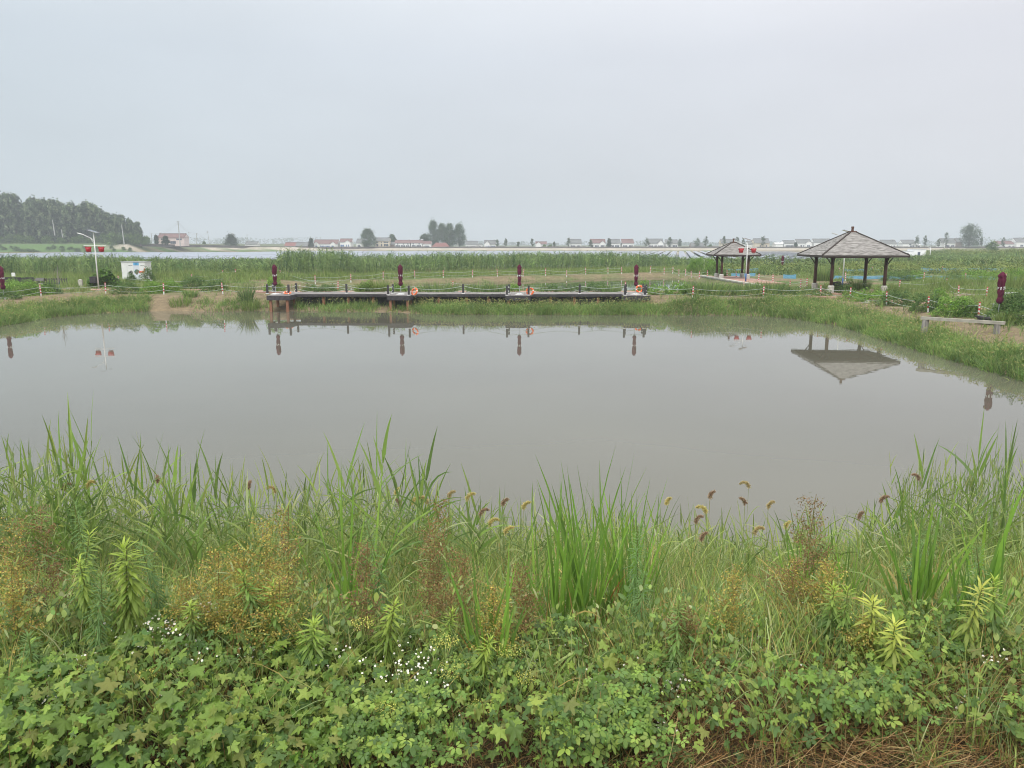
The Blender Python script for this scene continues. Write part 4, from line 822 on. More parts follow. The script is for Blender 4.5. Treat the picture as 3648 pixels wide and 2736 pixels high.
# ------------------------------------------------------------ trees
bark_d = pmat('dark_bark', (.10, .08, .065), .9, .1, .2, 3)
def tree_meshes(kind, hgt, wid, seed, leaf=None, nc=None):
    g = np.random.default_rng(seed); r = random.Random(seed)
    leaf = leaf or .5; crown = NP(); cols = {'poplar': [(.04, .08, .045), (.06, .115, .06), (.10, .16, .09)], 'dark': [(.03, .06, .035), (.045, .075, .04)], 'round': [(.05, .09, .045), (.07, .12, .06)], 'thin': [(.07, .11, .06)], 'wood': [(.025, .05, .03), (.06, .11, .06), (.19, .26, .17), (.04, .07, .045), (.11, .17, .10)], 'bush': [(.06, .12, .04), (.09, .16, .05), (.13, .22, .06)]}[kind]
    base = {'poplar': .1, 'dark': .02, 'round': .1, 'thin': .22, 'bush': .0, 'wood': .03}[kind] * hgt
    nc = nc or {'poplar': 150, 'dark': 45, 'round': 80, 'thin': 26, 'bush': 24, 'wood': 105}[kind]; limbs = MB(); limbs.tube([(0, 0, -.3), (wid * .01, 0, hgt * .45), (0, 0, hgt * .95)], [max(.04, hgt * .018), hgt * .012, .02 * hgt / 8], 7)
    for i in range(nc):
        t = g.uniform(0, 1) ** .85; z = base + (hgt - base) * t
        if kind in ('poplar', 'thin'): rad = wid / 2 * (min(1, t * 3 + .45)) * (1.0 - t ** 3 * .75)
        elif kind == 'wood': rad = wid / 2 * (1.0 - .55 * t ** 1.6) * (.75 + .45 * math.sin(i * 2.4) ** 2)
        elif kind == 'dark': rad = wid / 2 * (1 - t * .8)
        elif kind == 'bush': rad = wid / 2 * math.sqrt(max(0, 1 - t * t))
        else: rad = wid / 2 * math.sqrt(max(0, 1 - (2 * (t - .42)) ** 2 * .72))
        a = g.uniform(0, 6.283); rr = rad * math.sqrt(g.uniform(.12, 1)) * g.uniform(.75, 1.12); c = np.array([rr * math.cos(a), rr * math.sin(a), min(z, hgt * 1.0)])
        if i % 3 == 0 and kind != 'bush': z0 = max(base * .6, c[2] - rr * .9 - hgt * .05); limbs.tube([(0, 0, z0), (c[0] * .5, c[1] * .5, (z0 + c[2]) / 2), tuple(c)], [hgt * .007, hgt * .004, .01], 4)
        cs = wid * {'poplar': .14, 'thin': .16, 'wood': .075}.get(kind, .13) * g.uniform(.6, 1.2); nl = int(46 * (2 if kind in ('dark', 'round') else 1))
        p = c + g.normal(0, 1, (nl, 3)) * cs * np.array([.7, .7, {'poplar': .8, 'wood': 1.15}.get(kind, .7)]); p[:, 2] = np.maximum(p[:, 2], .05)
        cc = np.array(cols[g.integers(0, len(cols))]) * g.uniform(.8, 1.2); q = leaf * g.uniform(.6, 1.3, nl)
        tv = np.array([[-.5, 0, 0], [0, -.32, .1], [.5, 0, 0], [0, .32, .1]])
        scatter(crown, tv, None, p, g.uniform(0, 6.28, nl), g.uniform(-1.2, 1.2, nl), g.uniform(-1.2, 1.2, nl), q, cc * g.uniform(.75, 1.25, (nl, 1)), quads=[[0, 1, 2, 3]])
    return crown.mesh('crown', FARLEAF), limbs.mesh('trunk', bark_d)
def put_tree(ms, x, y, z, s, rz, name, lab, group=None, sz=None, cat='tree'):
    o = empty(name, (x, y, z), rz, label=lab, cat=cat, group=group); o.scale = (s, s, sz or s); link('crown', ms[0], None, o)
    if name != 'bush': link('trunk', ms[1], None, o)
    return o
pops = [tree_meshes('wood', 30, 13.5, 11 + i, 1.45) for i in range(4)]
outline = [(-160, 672), (-60, 680), (0, 684), (35, 682), (62, 715), (100, 697), (146, 699), (190, 700), (230, 711), (271, 718), (314, 706), (352, 736), (382, 743), (428, 755), (470, 772), (495, 778), (512, 800)]
def otop(px): return float(np.interp(px, [a for a, b in outline], [b for a, b in outline]))
k = 0
for rowi, (Y, st, drop) in enumerate(((592, 30, 22), (604, 27, 8), (618, 25, 0))):
    px = -150 + rowi * 9; jj = 0
    while px < 508 - (10 if rowi else 0):
        X, zt = XZ(px, otop(px) + 17 + drop * random.uniform(.2, 1.6) + random.uniform(-3, 5), Y); z0 = 5.8
        edge = min(1, (545 - px) / 120)
        put_tree(pops[k % 4], X, Y + random.uniform(-4, 4), z0, (zt - z0) / 30 * random.uniform(.95, 1.15), random.random() * 6, 'poplar_tree', '%s poplar from left in the %s row of the left woodland' % (ORD(jj), ('front', 'middle', 'rear')[rowi]), 'poplars of the left woodland', (zt - z0) / 30); k += 1; jj += 1; px += st * random.uniform(.8, 1.2)
bushm = [tree_meshes('bush', 5, 8, 31 + i, .7) for i in range(3)]
for i in range(26):
    px = -130 + i * 26 + random.uniform(-8, 8)
    if px > 520: break
    X, _ = XZ(px, 860, 580); put_tree(bushm[i % 3], X, 580 + random.uniform(-5, 5), 5.8, random.uniform(.8, 1.5), i, 'bush', ORD(i) + ' dark bush from the left at the foot of the woodland', 'bushes at the foot of the woodland', cat='bush')
for i in range(30):
    px = -100 + i * 22 + random.uniform(-8, 8)
    if px > 540: break
    X, _ = XZ(px, 870, 566); y_ = 566 + random.uniform(-3, 3); put_tree(bushm[i % 3], X, y_, H1(X, y_) - .3, random.uniform(.35, .75), i, 'bush', ORD(i) + ' low bush from the left on the grassy embankment slope', 'bushes on the grassy embankment', random.uniform(.25, .5), cat='bush')
def ftree(px, yt, wpx, kind, lab, Y=703., yb=882, name=None, seed=None, cat='tree'):
    X, zt = XZ(px, yt, Y); zb_ = XZ(px, yb, Y)[1]; sc1 = Y / F; wd = wpx * sc1; ms = tree_meshes(kind, zt - zb_, wd, seed or int(px), .5 if kind == 'thin' else .75)
    put_tree(ms, X, Y, zb_, 1, 0, name or {'poplar': 'poplar_tree', 'dark': 'evergreen_tree', 'round': 'round_tree', 'thin': 'young_tree', 'bush': 'bush'}[kind], lab, cat=cat)
ftree(1310, 821, 52, 'round', 'big round dark tree in front of the village between white gabled house and cream house', 696)
for px, yt, wd, l in ((1543, 793, 46, 'leftmost and tallest tree of the poplar grove'), (1573, 802, 44, 'second tree from the left of the poplar grove'), (1601, 801, 40, 'third tree from the left of the poplar grove'), (1636, 802, 46, 'rightmost tree of the poplar grove')): ftree(px, yt, wd, 'poplar', l, 722)
ftree(1512, 837, 30, 'round', 'small pale tree at the left foot of the poplar grove', 735)
ftree(1107, 852, 20, 'dark', 'small dark tree left of the wide two-gabled house', 700); ftree(1397, 839, 26, 'round', 'pale tree behind the cream two-storey house', 740)
ftree(820, 838, 62, 'dark', 'broad dark bushy tree by a leaning pole left of the village', 690, 877); ftree(727, 861, 14, 'bush', 'small round black bush on the embankment wall', 688, 876, cat='bush')
ftree(556, 841, 18, 'dark', 'small dark tree left of the pale pink house', 596, 872); ftree(590, 844, 28, 'dark', 'dark tree in front of the pale pink house', 592, 872)
thin = [(1772, 853, 12, 'right beside the white cottage with grey roof'), (1802, 850, 12, 'between the white cottage and open fields'), (1846, 863, 10, 'short one in the open gap of the village'), (1897, 851, 13, 'left of the small gabled house'), (1975, 862, 9, 'short, right of the small gabled house'), (2025, 850, 14, 'left of the house with the white dormer'), (2104, 856, 15, 'in front of the left end of the brown red roofed house'), (2303, 850, 20, 'at the left of the wide house with arched gable'), (2386, 846, 18, 'in front of the white house with grey roof'), (2423, 853, 14, 'pale, right of the white house with grey roof'), (2483, 851, 24, 'spreading, above the low grey roofed barn'), (2515, 843, 18, 'dense upright, right of the low barn'), (2580, 843, 12, 'above the pale house behind the small pavilion'), (2627, 845, 16, 'left of the lantern lamp head'), (2648, 850, 12, 'close behind the lantern lamp'), (2720, 841, 16, 'above the yellowish house'), (3269, 842, 16, 'dark, on the balcony house'), (3297, 841, 14, 'right of the balcony house annex'), (3346, 853, 14, 'left of the house with heater near the big round tree'), (3373, 831, 18, 'tall crooked, above the house with heater'), (3498, 848, 10, 'faint, right of the big round tree'), (3576, 848, 12, 'behind the low long house on the right'), (1935, 868, 40, '')]
for px, yt, wd, l in thin:
    if l: ftree(px, yt, wd, 'thin', 'slim young tree ' + l, 702, 882)
ftree(2170, 851, 18, 'dark', 'dark conical tree left of the close pair of houses', 700); ftree(2835, 866, 14, 'dark', 'small dark tree between two cottages left of the large pavilion', 700)
ftree(3459, 807, 68, 'round', 'biggest round tree on the right, rising above the village', 698); ftree(3537, 864, 42, 'bush', 'low broad bush right of the biggest round tree', 500, 890, cat='bush'); ftree(3540, 886, 26, 'bush', 'dark bush on the green rise below the low broad bush', 380, 903, cat='bush')
for px in (1940, 1960, 2530): ftree(px, 874, 16, 'bush', 'small bush on the levee ' + {1940: 'left in front of the small gabled house', 1960: 'right in front of the small gabled house', 2530: 'behind the small pavilion roof corner'}[px], 701, 883, cat='bush')
# far misty woodland line
np_ = NP()
for i in range(420):
    px = U(-400, 4100); Y = U(2100, 2700); X, z = XZ(px, 868, Y); top = 8 + 4 * math.sin(px * .006 + 1) ** 2 + 2 * math.sin(px * .031)
    if 420 < px < 1150: top += 12
    if px > 3500: top += 12
    n = 50; p = np.stack([X + rng.normal(0, 9, n), Y + rng.normal(0, 6, n), 2.5 + U(0, 1, n) * max(4, top)], 1)
    tv = np.array([[-.5, 0, 0], [0, -.45, .1], [.5, 0, 0], [0, .45, .1]])
    scatter(np_, tv, None, p, U(0, 6.28, n), U(-1.5, 1.5, n), U(-1.2, 1.2, n), U(2, 5, n), jit([(.06, .1, .05)], n), quads=[[0, 1, 2, 3]])
tag(np_.build('far_woodland', FARLEAF), kind='stuff', label='misty band of distant woodland on the horizon')
print('far done')

# ------------------------------------------------------------ middle-distance vegetation
def sample(poly, dens, margin=0):
    p = np.array(poly); x0, y0 = p.min(0); x1, y1 = p.max(0); n = int((x1 - x0) * (y1 - y0) * dens); X = U(x0, x1, n); Y = U(y0, y1, n); k = inpoly(poly, X, Y); return X[k], Y[k]
G_REED = [(.085, .15, .07), (.13, .20, .09), (.06, .11, .06), (.17, .25, .12)]
G_WEED = [(.12, .19, .06), (.16, .24, .085), (.10, .16, .06), (.20, .26, .12)]
G_SHORE = [(.115, .205, .07), (.15, .25, .085), (.085, .16, .06), (.20, .27, .12)]
TAN = [(.38, .35, .22), (.32, .27, .16), (.42, .38, .27)]
def field(poly, dens, h0, h1, wd, cols, name=None, np_=None, lean=.35, curl=.7, seg=3, mod=None, clump=0, prof='leaf'):
    own = np_ is None; np_ = np_ or NP(); X, Y = sample(poly, dens)
    if clump:
        n0 = max(1, len(X) // clump); ci = rng.integers(0, n0, len(X)); X = X[ci] + rng.normal(0, .35 * clump ** .25, len(X)); Y = Y[ci] + rng.normal(0, .35 * clump ** .25, len(Y))
    m = mod(X, Y) if mod else np.ones(len(X)); k = m > .05; X, Y, m = X[k], Y[k], m[k]; n = len(X)
    Z = H(X, Y) - .05; h = U(h0, h1, n) * m
    blades(np_, np.stack([X, Y, Z], 1), h, U(0, 6.28, n), U(0, lean, n), U(.1, curl, n), U(.7, 1.3, n) * wd, jit(cols, n, .22), seg=seg, prof=prof); return np_
far_front = W([(-400, 994), (430, 990), (900, 985), (1100, 990), (1400, 983), (1800, 970), (2100, 965), (2300, 960), (2700, 952), (3100, 946), (3700, 940)], 1.4)
def far_depth(k): return [(x * k, y * k) for x, y in far_front]
def reed_mod(X, Y):
    u = X / Y * F + CX
    m = .88 + .13 * nz(X, Y, .35) + .12 * nz(X, Y, 1.1)
    m = m * np.interp(u, [-500, 0, 100, 430, 640, 1000, 1020, 1150, 1230, 1290, 1340, 1800, 2050, 2330, 2420, 2600, 2700, 2900, 4000], [1.06, 1.0, 1.05, 1.05, .86, .84, 1.38, 1.42, 1.3, 1.05, 1.1, 1.12, 1.1, 1.02, .7, .74, .92, .72, .5])
    return m
# reeds: upright stems with many side leaves
def reedbed(poly, dens, hh, name, lab, cols=G_REED, leafw=.07, nleaf=7, mod=reed_mod, heads=0.):
    X, Y = sample(poly, dens); m = mod(X, Y); n = len(X); Z = H(X, Y) - .1; h = hh * m * U(.8, 1.12, n); np_ = NP(); az = U(0, 6.28, n); lean = U(0, .16, n)
    root = np.stack([X, Y, Z], 1); col = jit(cols, n, .15) * (1 + .35 * nz(X, Y, .55, 3.)[:, None]).clip(.55, 1.5)
    blades(np_, root, h, az, lean, .25, .05, col * .9, seg=3, prof='flat')
    for j in range(nleaf):
        t = (j + .6) / nleaf; hz = h * (.25 + .75 * t) * U(.92, 1.03, n); hr = np.sin(lean + .1) * hz
        r2 = root + np.stack([hr * np.cos(az), hr * np.sin(az), np.cos(lean) * hz], 1)
        blades(np_, r2, U(.5, 1.05, n), U(0, 6.28, n), U(.2, .9, n), U(.5, 1.8, n), leafw * U(.9, 1.9, n), col * U(.65, 1.5, (n, 1)), seg=3, prof='leaf')
    tag(np_.build(name, LEAF), kind='stuff', label=lab)
front = far_front; back = [(x * 1.22 + 2, y * 1.17 + 10) for x, y in far_front]
reedbed(front + back[::-1], 2.0, 2.8, 'reed_bed', 'tall dark green reed bed between the back pond and the lake')
# lighter weeds in front of the reeds
lf = W([(-400, 1003), (430, 1000), (900, 1000), (1250, 999), (1600, 988), (2000, 979), (2300, 971), (2450, 972), (2600, 976), (3100, 965), (3700, 955)], 1.35)
def weed_mod(X, Y):
    u = X / Y * F + CX; return (.75 + .35 * nz(X, Y, .5) + .2 * nz(X, Y, 1.6)).clip(.25, 1.5) * np.interp(u, [0, 500, 520, 900, 1500, 2000, 3600], [1.0, 1.0, 1.25, 1.2, .85, .8, 1.0])
np_ = field(lf + [(x * 1.02, y * 1.02 + 1) for x, y in far_front[::-1]], 26, .7, 1.5, .07, G_WEED, mod=weed_mod, clump=10, lean=.5, curl=1.1)
tag(np_.build('weed_meadow', LEAF), kind='stuff', label='light green weeds in front of the reed bed')
# far scrub and fields on the right
fr = [(x * 1.15, y * 1.15 + 10) for x, y in far_front if x > 25] ; fb = [(330, 420), (60, 200)]
pr = [(36, 150)] + [(150, 150), (330, 330), (420, 560), (150, 420), (62, 215), (50, 175)]
def capf(X, Y, hmax):
    u = X / Y * F + CX; zt_ = CAMZ - (np.interp(u, [2500, 3150, 3250, 3300, 3648], [917, 914, 902, 893, 891]) - 870) * Y / F * (1 + .06 * nz(X, Y, .3)); return np.clip((zt_ - H(X, Y)) / hmax, .0, 1.)
np_ = field(pr, .7, 1.3, 2.6, .5, G_REED + G_WEED + [(.2, .24, .12)], mod=lambda X, Y: (.65 + .5 * nz(X, Y, .12) + .2 * nz(X, Y, .6)).clip(.35, 1.6) * capf(X, Y, 2.4), lean=.6, curl=1., clump=6)
pr2 = [(30, 118), (100, 105), (150, 150), (110, 160), (36, 152)]
field(pr2, 5.5, .5, 1.25, .16, G_WEED + G_REED, np_=np_, mod=lambda X, Y: np.where(np.abs(Y - 133 - .0 * X) < 2.5, .2, 1) * (.7 + .5 * nz(X, Y, .22) + .25 * nz(X, Y, .9)).clip(.2, 1.4), clump=10, lean=.5, curl=1.)
tag(np_.build('scrub_field', FARLEAF), kind='stuff', label='rolling green scrub and crops beyond the large pavilion')
np_ = NP(); tvq = np.array([[-.5, 0, 0], [0, -.32, .1], [.5, 0, 0], [0, .32, .1]])
bx, by = sample(pr + pr2, .022); b2x, b2y = sample(pr2, .05); bx, by = np.concatenate([bx, b2x]), np.concatenate([by, b2y])
for x_, y_ in zip(bx, by):
    if y_ > 380 or capf(np.array([x_]), np.array([y_]), 2.)[0] < .55 or inpoly(TOP2, np.array([x_]), np.array([y_]))[0]: continue
    sz = U(.6, 1.3) * (1 + y_ / 300); n = 150; th = np.arccos(U(0, 1, n)); a_ = U(0, 6.28, n); z_ = H1(x_, y_) + .3; rr = U(.5, 1, n) * sz
    scatter(np_, tvq, None, np.stack([x_ + 1.5 * rr * np.sin(th) * np.cos(a_), y_ + rr * np.sin(th) * np.sin(a_), z_ + .9 * rr * np.cos(th)], 1), a_, U(-1, 1, n), U(-1, 1, n), sz * U(.10, .2, n), jit([G_WEED, G_REED, [(.2, .26, .10)]][rng.integers(0, 3)], n, .2), quads=[[0, 1, 2, 3]])
tag(np_.build('field_shrubs', FARLEAF), kind='stuff', label='low rounded shrubs and crops dotted over the right field')
# land right of pond and around pavilions
prr = [(29.5, 44), (32, 40), (60, 40), (85, 112), (40, 112), (38.5, 84), (29, 84), (24, 75.5), (29, 71), (30.8, 62)]
def pmod(X, Y):
    d = np.abs(X - np.interp(Y, [38, 47, 55, 62, 68, 72.5, 77], [36, 35, 34, 33, 30, 25, 18])); k = np.where(d < 1.1, .12, 1.)
    inpav = (np.abs(X - pc[0]) < 3.3) & (Y > 72.4) & (Y < 78.6); k = np.where(inpav, 0.04, k)
    k = np.where((X > 36.5) & (Y > 87) & (Y < 105) & (nz(X, Y, .4) < .45), 0.1, k)
    return k * (.55 + .75 * nz(X, Y, .45) + .25 * nz(X, Y, 1.7)).clip(.0, 1.5)
np_ = field(prr, 34, .5, 1.15, .055, G_WEED, mod=pmod, clump=14, lean=.6, curl=1.2)
# behind deck, in front of back pond; mostly low
pbd = [(-24, 76), (14, 76.2), (24, 74), (27, 79), (26, 82), (-30, 81.5), (-36, 80), (-30, 77)]
def dmod(X, Y):
    u = X / Y * F + CX; k = (.35 + .9 * nz(X, Y, .6) + .3 * nz(X, Y, 2.)).clip(0, 1.4) * np.interp(u, [800, 1000, 1280, 1400, 1500, 1700, 1760, 1950, 2050, 2200, 2300, 2440, 2500, 2600, 2700], [.3, .3, .8, 1., 1.3, .9, 1.2, 1.0, .5, .5, .6, .7, 1.4, 1.3, 1.2])
    return np.where((Y > 76) & (Y < 78.2), k * .15, k)
field(pbd, 30, .45, 1.15, .055, G_WEED + G_SHORE, np_=np_, mod=dmod, clump=12, lean=.5, curl=1.)
pl = W([(-400, 1056), (0, 1052), (147, 1048), (377, 1040), (500, 1040), (900, 1041), (900, 1003), (500, 1002), (0, 1000), (-400, 1000)], 1.3)
def lmod(X, Y):
    u = X / Y * F + CX; k = (.5 + .8 * nz(X, Y, .6) + .3 * nz(X, Y, 1.9)).clip(.08, 1.4); d = np.abs(Y - np.interp(u, [0, 200, 500, 900], [G(0, 1034)[1], G(200, 1032)[1], G(500, 1028)[1], 77])); return np.where((d < 1.2) & (u > 215) & (u < 400), .06, k)
field(pl, 30, .5, 1.1, .06, G_WEED, np_=np_, mod=lmod, clump=12, lean=.6, curl=1.1)
pbk = W([(860, 1014), (1250, 1004), (1579, 996), (1863, 990), (2087, 983), (2366, 978), (2440, 982)], ZL) + [(26, 96), (22, 94), (5, 103), (-10, 98), (-24, 88), (-34, 84)]
field(pbk, 22, .2, .75, .05, G_WEED + G_SHORE, np_=np_, mod=lambda X, Y: (.3 + 1.1 * nz(X, Y, .8, 4.)).clip(0, 1.3), clump=10, lean=.5, curl=1.1)
tag(np_.build('meadow_grass', LEAF), kind='stuff', label='mixed weeds and grasses on the land around the deck, path and pavilions')
# shoreline grass with nodding seed heads
def shore(x, y, n, np_, hmin, hmax, den):
    pass
SH = NP(); HD = NP()
allx = U(-46, 31, 130000); ally = U(26, 76, 130000)
it = inpoly(TOP, allx, ally) & ~inpoly(POND, allx, ally); near_p = (pdist(POND, allx, ally) < .35) & inpoly(POND, allx, ally)
dp = pdist(POND, allx, ally); dt_ = pdist(TOP, allx, ally); s = np.where(near_p, 0, dp / (dp + dt_ + 1e-6)); u = allx / ally * F + CX
cov = np.interp(u, [-900, 150, 400, 520, 545, 640, 700, 800, 840, 930, 1000, 1040, 1060, 1120, 1140, 1340, 1350, 1480, 1500, 2300, 2700, 3000, 3200, 3650], [1., .8, .85, .9, .0, .0, .1, .35, .5, .2, .0, .0, .35, .2, .5, .6, .0, .25, 1, 1, 1, 1, 1, 1])
smax = np.interp(u, [-900, 0, 200, 450, 540, 900, 1000, 1500, 1600, 2350, 2480, 2600, 2900, 3000, 3200, 3400, 3650], [.5, .42, .55, .75, .8, .5, .6, .55, .45, .45, .95, .85, .9, .62, .44, .40, .36]) + .08 * nz(allx, ally, 1.1)
sandy = ((u > 3160) & (s > .5))
k = (it | near_p) & (U(0, 1, len(u)) < cov * (.72 + .28 * np.sign(smax - s))) & (s < smax) & (ally < 75)
k |= it & (s >= smax) & (U(0, 1, len(u)) < .03) & ~((u > 536) & (u < 700)) & (ally < 75)
X, Y, s_, u_ = allx[k], ally[k], s[k], u[k]
rep = 5; n = len(X) * rep; Xr = np.repeat(X, rep) + rng.normal(0, .12, n); Yr = np.repeat(Y, rep) + rng.normal(0, .12, n); Zr = np.maximum(H(Xr, Yr), -.15) - .04
hh = U(.5, 1.05, n) * (.9 + .25 * nz(Xr, Yr, .7)) * np.repeat(np.interp(u_, [0, 1500, 1600, 2700, 2900, 3650], [.85, .85, .92, .85, .9, 1.]), rep)
ud = np.repeat(u_, rep); inu = (ud > 1800) & (ud < 2330) & (Yr > 69); hh = np.where(inu, hh * .7, hh)
blades(SH, np.stack([Xr, Yr, Zr], 1), hh, U(0, 6.28, n), U(0, .5, n), U(.3, 1.5, n), U(.035, .06, n), (jit(G_SHORE, n, .25) * (1 + .3 * nz(Xr, Yr, .8, 5.)[:, None])).clip(0, 1), seg=3, prof='leaf')
n = len(X); kk = U(0, 1, n) < .55; n = int(kk.sum()); Xh, Yh = X[kk], Y[kk]; Zh = np.maximum(H(Xh, Yh), -.15); hz = U(.6, .95, n) * np.where((u_[kk] > 1800) & (u_[kk] < 2330) & (Yh > 69), .75, 1)
az = U(0, 6.28, n); blades(HD, np.stack([Xh, Yh, Zh], 1), hz, az, U(0, .15, n), .1, .012, jit(G_SHORE, n), seg=2, prof='flat')
blades(HD, np.stack([Xh + .08 * np.cos(az), Yh + .08 * np.sin(az), Zh + hz], 1), U(.14, .24, n), az, U(.3, .6, n), U(1.2, 2.2, n), U(.035, .05, n), jit([(.27, .26, .14), (.22, .22, .11), (.24, .28, .12), (.20, .26, .10)], n), seg=4, prof='lance')
tag(SH.build('shore_grass', LEAF), kind='stuff', label='band of grass along the far and right waterline')
tag(HD.build('foxtail_grass', LEAF), kind='stuff', label='nodding pale seed heads above the shore grass')
# isolated tufts on the sandy slope
def tuft(px, py, z, h, r, n, cols, lab, name='grass_tuft', wd=.05, cat='grass tuft', lean=.35, curl=.8):
    x, y = G(px, py, z); np_ = NP(); a = U(0, 6.28, n); rr = r * np.sqrt(U(0, 1, n)); X = x + rr * np.cos(a); Y = y + rr * np.sin(a); Z = np.maximum(H(X, Y), -.1) - .05
    blades(np_, np.stack([X - x, Y - y, Z], 1), U(.5, 1, n) * h, a, U(0, lean, n), U(.1, curl, n), U(.6, 1.2, n) * wd, jit(cols, n, .2), seg=4, prof='leaf'); o = np_.build(name, LEAF); o.location = (x, y, 0)
    return tag(o, label=lab, cat=cat)
tuft(100, 1084, .9, .8, .35, 120, G_WEED, 'single small grass tuft on the bare sandy bank at far left')
tuft(645, 1085, .5, 1.0, 1.0, 260, G_WEED, 'low bright green tuft on the sandy bank left of the deck'); tuft(678, 1060, 1.0, .95, .6, 220, G_SHORE, 'upright weed clump on the top of the sandy bank left of the deck')
tuft(880, 1060, 1.1, 2.1, .5, 170, G_REED, 'tall feathery weed at the left front of the deck', wd=.07); tuft(893, 1075, .8, 1.2, .8, 260, G_WEED, 'broad green weed clump below the left end of the deck')
tuft(1345, 1041, 1.3, 1.7, .9, 480, G_WEED, 'fountain of arching grass behind the deck between first and second parasols', curl=1.3); tuft(1288, 1041, 1.3, 1.3, .6, 250, G_WEED, 'smaller arching grass left of the fountain grass behind the deck')
for px, h, r, l in ((1560, 1.45, 1.9, 'big grass clump behind the deck right of the second parasol'), (1710, 1.4, 1.3, 'grass clump behind the deck left of the third parasol'), (1760, 1.3, 1.0, 'grass clump directly left of the third parasol'), (2175, 1.2, .9, 'small grass clump behind the deck left of the fourth parasol'), (2525, 1.75, 1.7, 'tall dark grass clump on the bank below the small pavilion'), (2490, 1.5, 1.0, 'grass clump right next to the second post right of the deck'), (2665, 1.6, 1.6, 'wide grass clump below the retaining wall'), (2740, 1.7, 1.6, 'tall grass clump right of the retaining wall end')): tuft(px, 1046 if px < 2300 else 1053, 1.25, h, r, int(420 * r), G_SHORE + G_REED, l, lean=.4)
tuft(3575, 1178, .9, 1.1, .55, 260, G_WEED, 'green weeds around the right end of the concrete beam')
tuft(3060, 1040, 1.3, 1.7, .9, 520, G_SHORE, 'tall feathery grass in front of the large pavilion columns', wd=.04); tuft(3185, 1050, 1.3, 1.2, 1.2, 420, G_WEED, 'bright green grass right of the right-hand pavilion column')
tuft(2935, 1000, 1.4, 2.4, 1.0, 520, G_REED + G_WEED, 'tall dark weed seen between the left columns of the large pavilion'); tuft(3340, 1030, 1.3, 1.9, 1.4, 420, G_WEED, 'tall loose weed stand left of the third post right of the pavilion', wd=.04); tuft(3410, 1025, 1.3, 1.6, 1.0, 350, G_WEED, 'loose weed stand behind the tall post right of the pavilion', wd=.04); tuft(3490, 1020, 1.3, 1.6, 1.6, 350, G_WEED, 'thin weeds on the bare soil left of the right parasol', wd=.035); tuft(3610, 1035, 1.3, 2.3, 1.0, 420, G_WEED, 'tall yellowish weed right behind the right parasol', wd=.04)
# leafy bushes as things of their own
ltv = np.array([[-.5, 0, 0], [0, -.28, .08], [.5, 0, -.05], [0, .28, .08]])
def bush(px, py, z, wd, h, lab, cols=((.10, .2, .04), (.15, .27, .06), (.07, .14, .04)), leaf=.13, Y=None):
    x, y = G(px, py, z)
    if Y: x, y = D(px, py, Y)[:2]
    n = int(900 * wd * max(h, .6)); np_ = NP(); th = np.arccos(U(-.1, 1, n)); a = U(0, 6.28, n); lump = 1 + .18 * np.sin(a * 3 + px) + .15 * np.sin(th * 5 + a * 2); rr = U(.45, 1, n) ** .4 * lump
    p = np.stack([wd / 2 * rr * np.sin(th) * np.cos(a), wd / 2 * rr * np.sin(th) * np.sin(a), h * rr * np.cos(th)], 1); p[:, 2] = np.abs(p[:, 2])
    scatter(np_, ltv, None, p, a + U(-1, 1, n), U(-.9, .9, n), U(-.9, .9, n), leaf * U(.6, 1.4, n), jit(cols, n, .25), quads=[[0, 1, 2, 3]])
    o = np_.build('bush', LEAF); o.location = (x, y, H1(x, y) - .03); return tag(o, label=lab, cat='bush')
DK = ((.05, .11, .04), (.08, .15, .05), (.1, .18, .06)); BR = ((.12, .25, .05), (.18, .32, .07), (.09, .18, .04))
bush(372, 1024, 1.3, 2.9, 1.75, 'large dense green bush at the foot of the left street lamp', DK + BR[:1], .25)
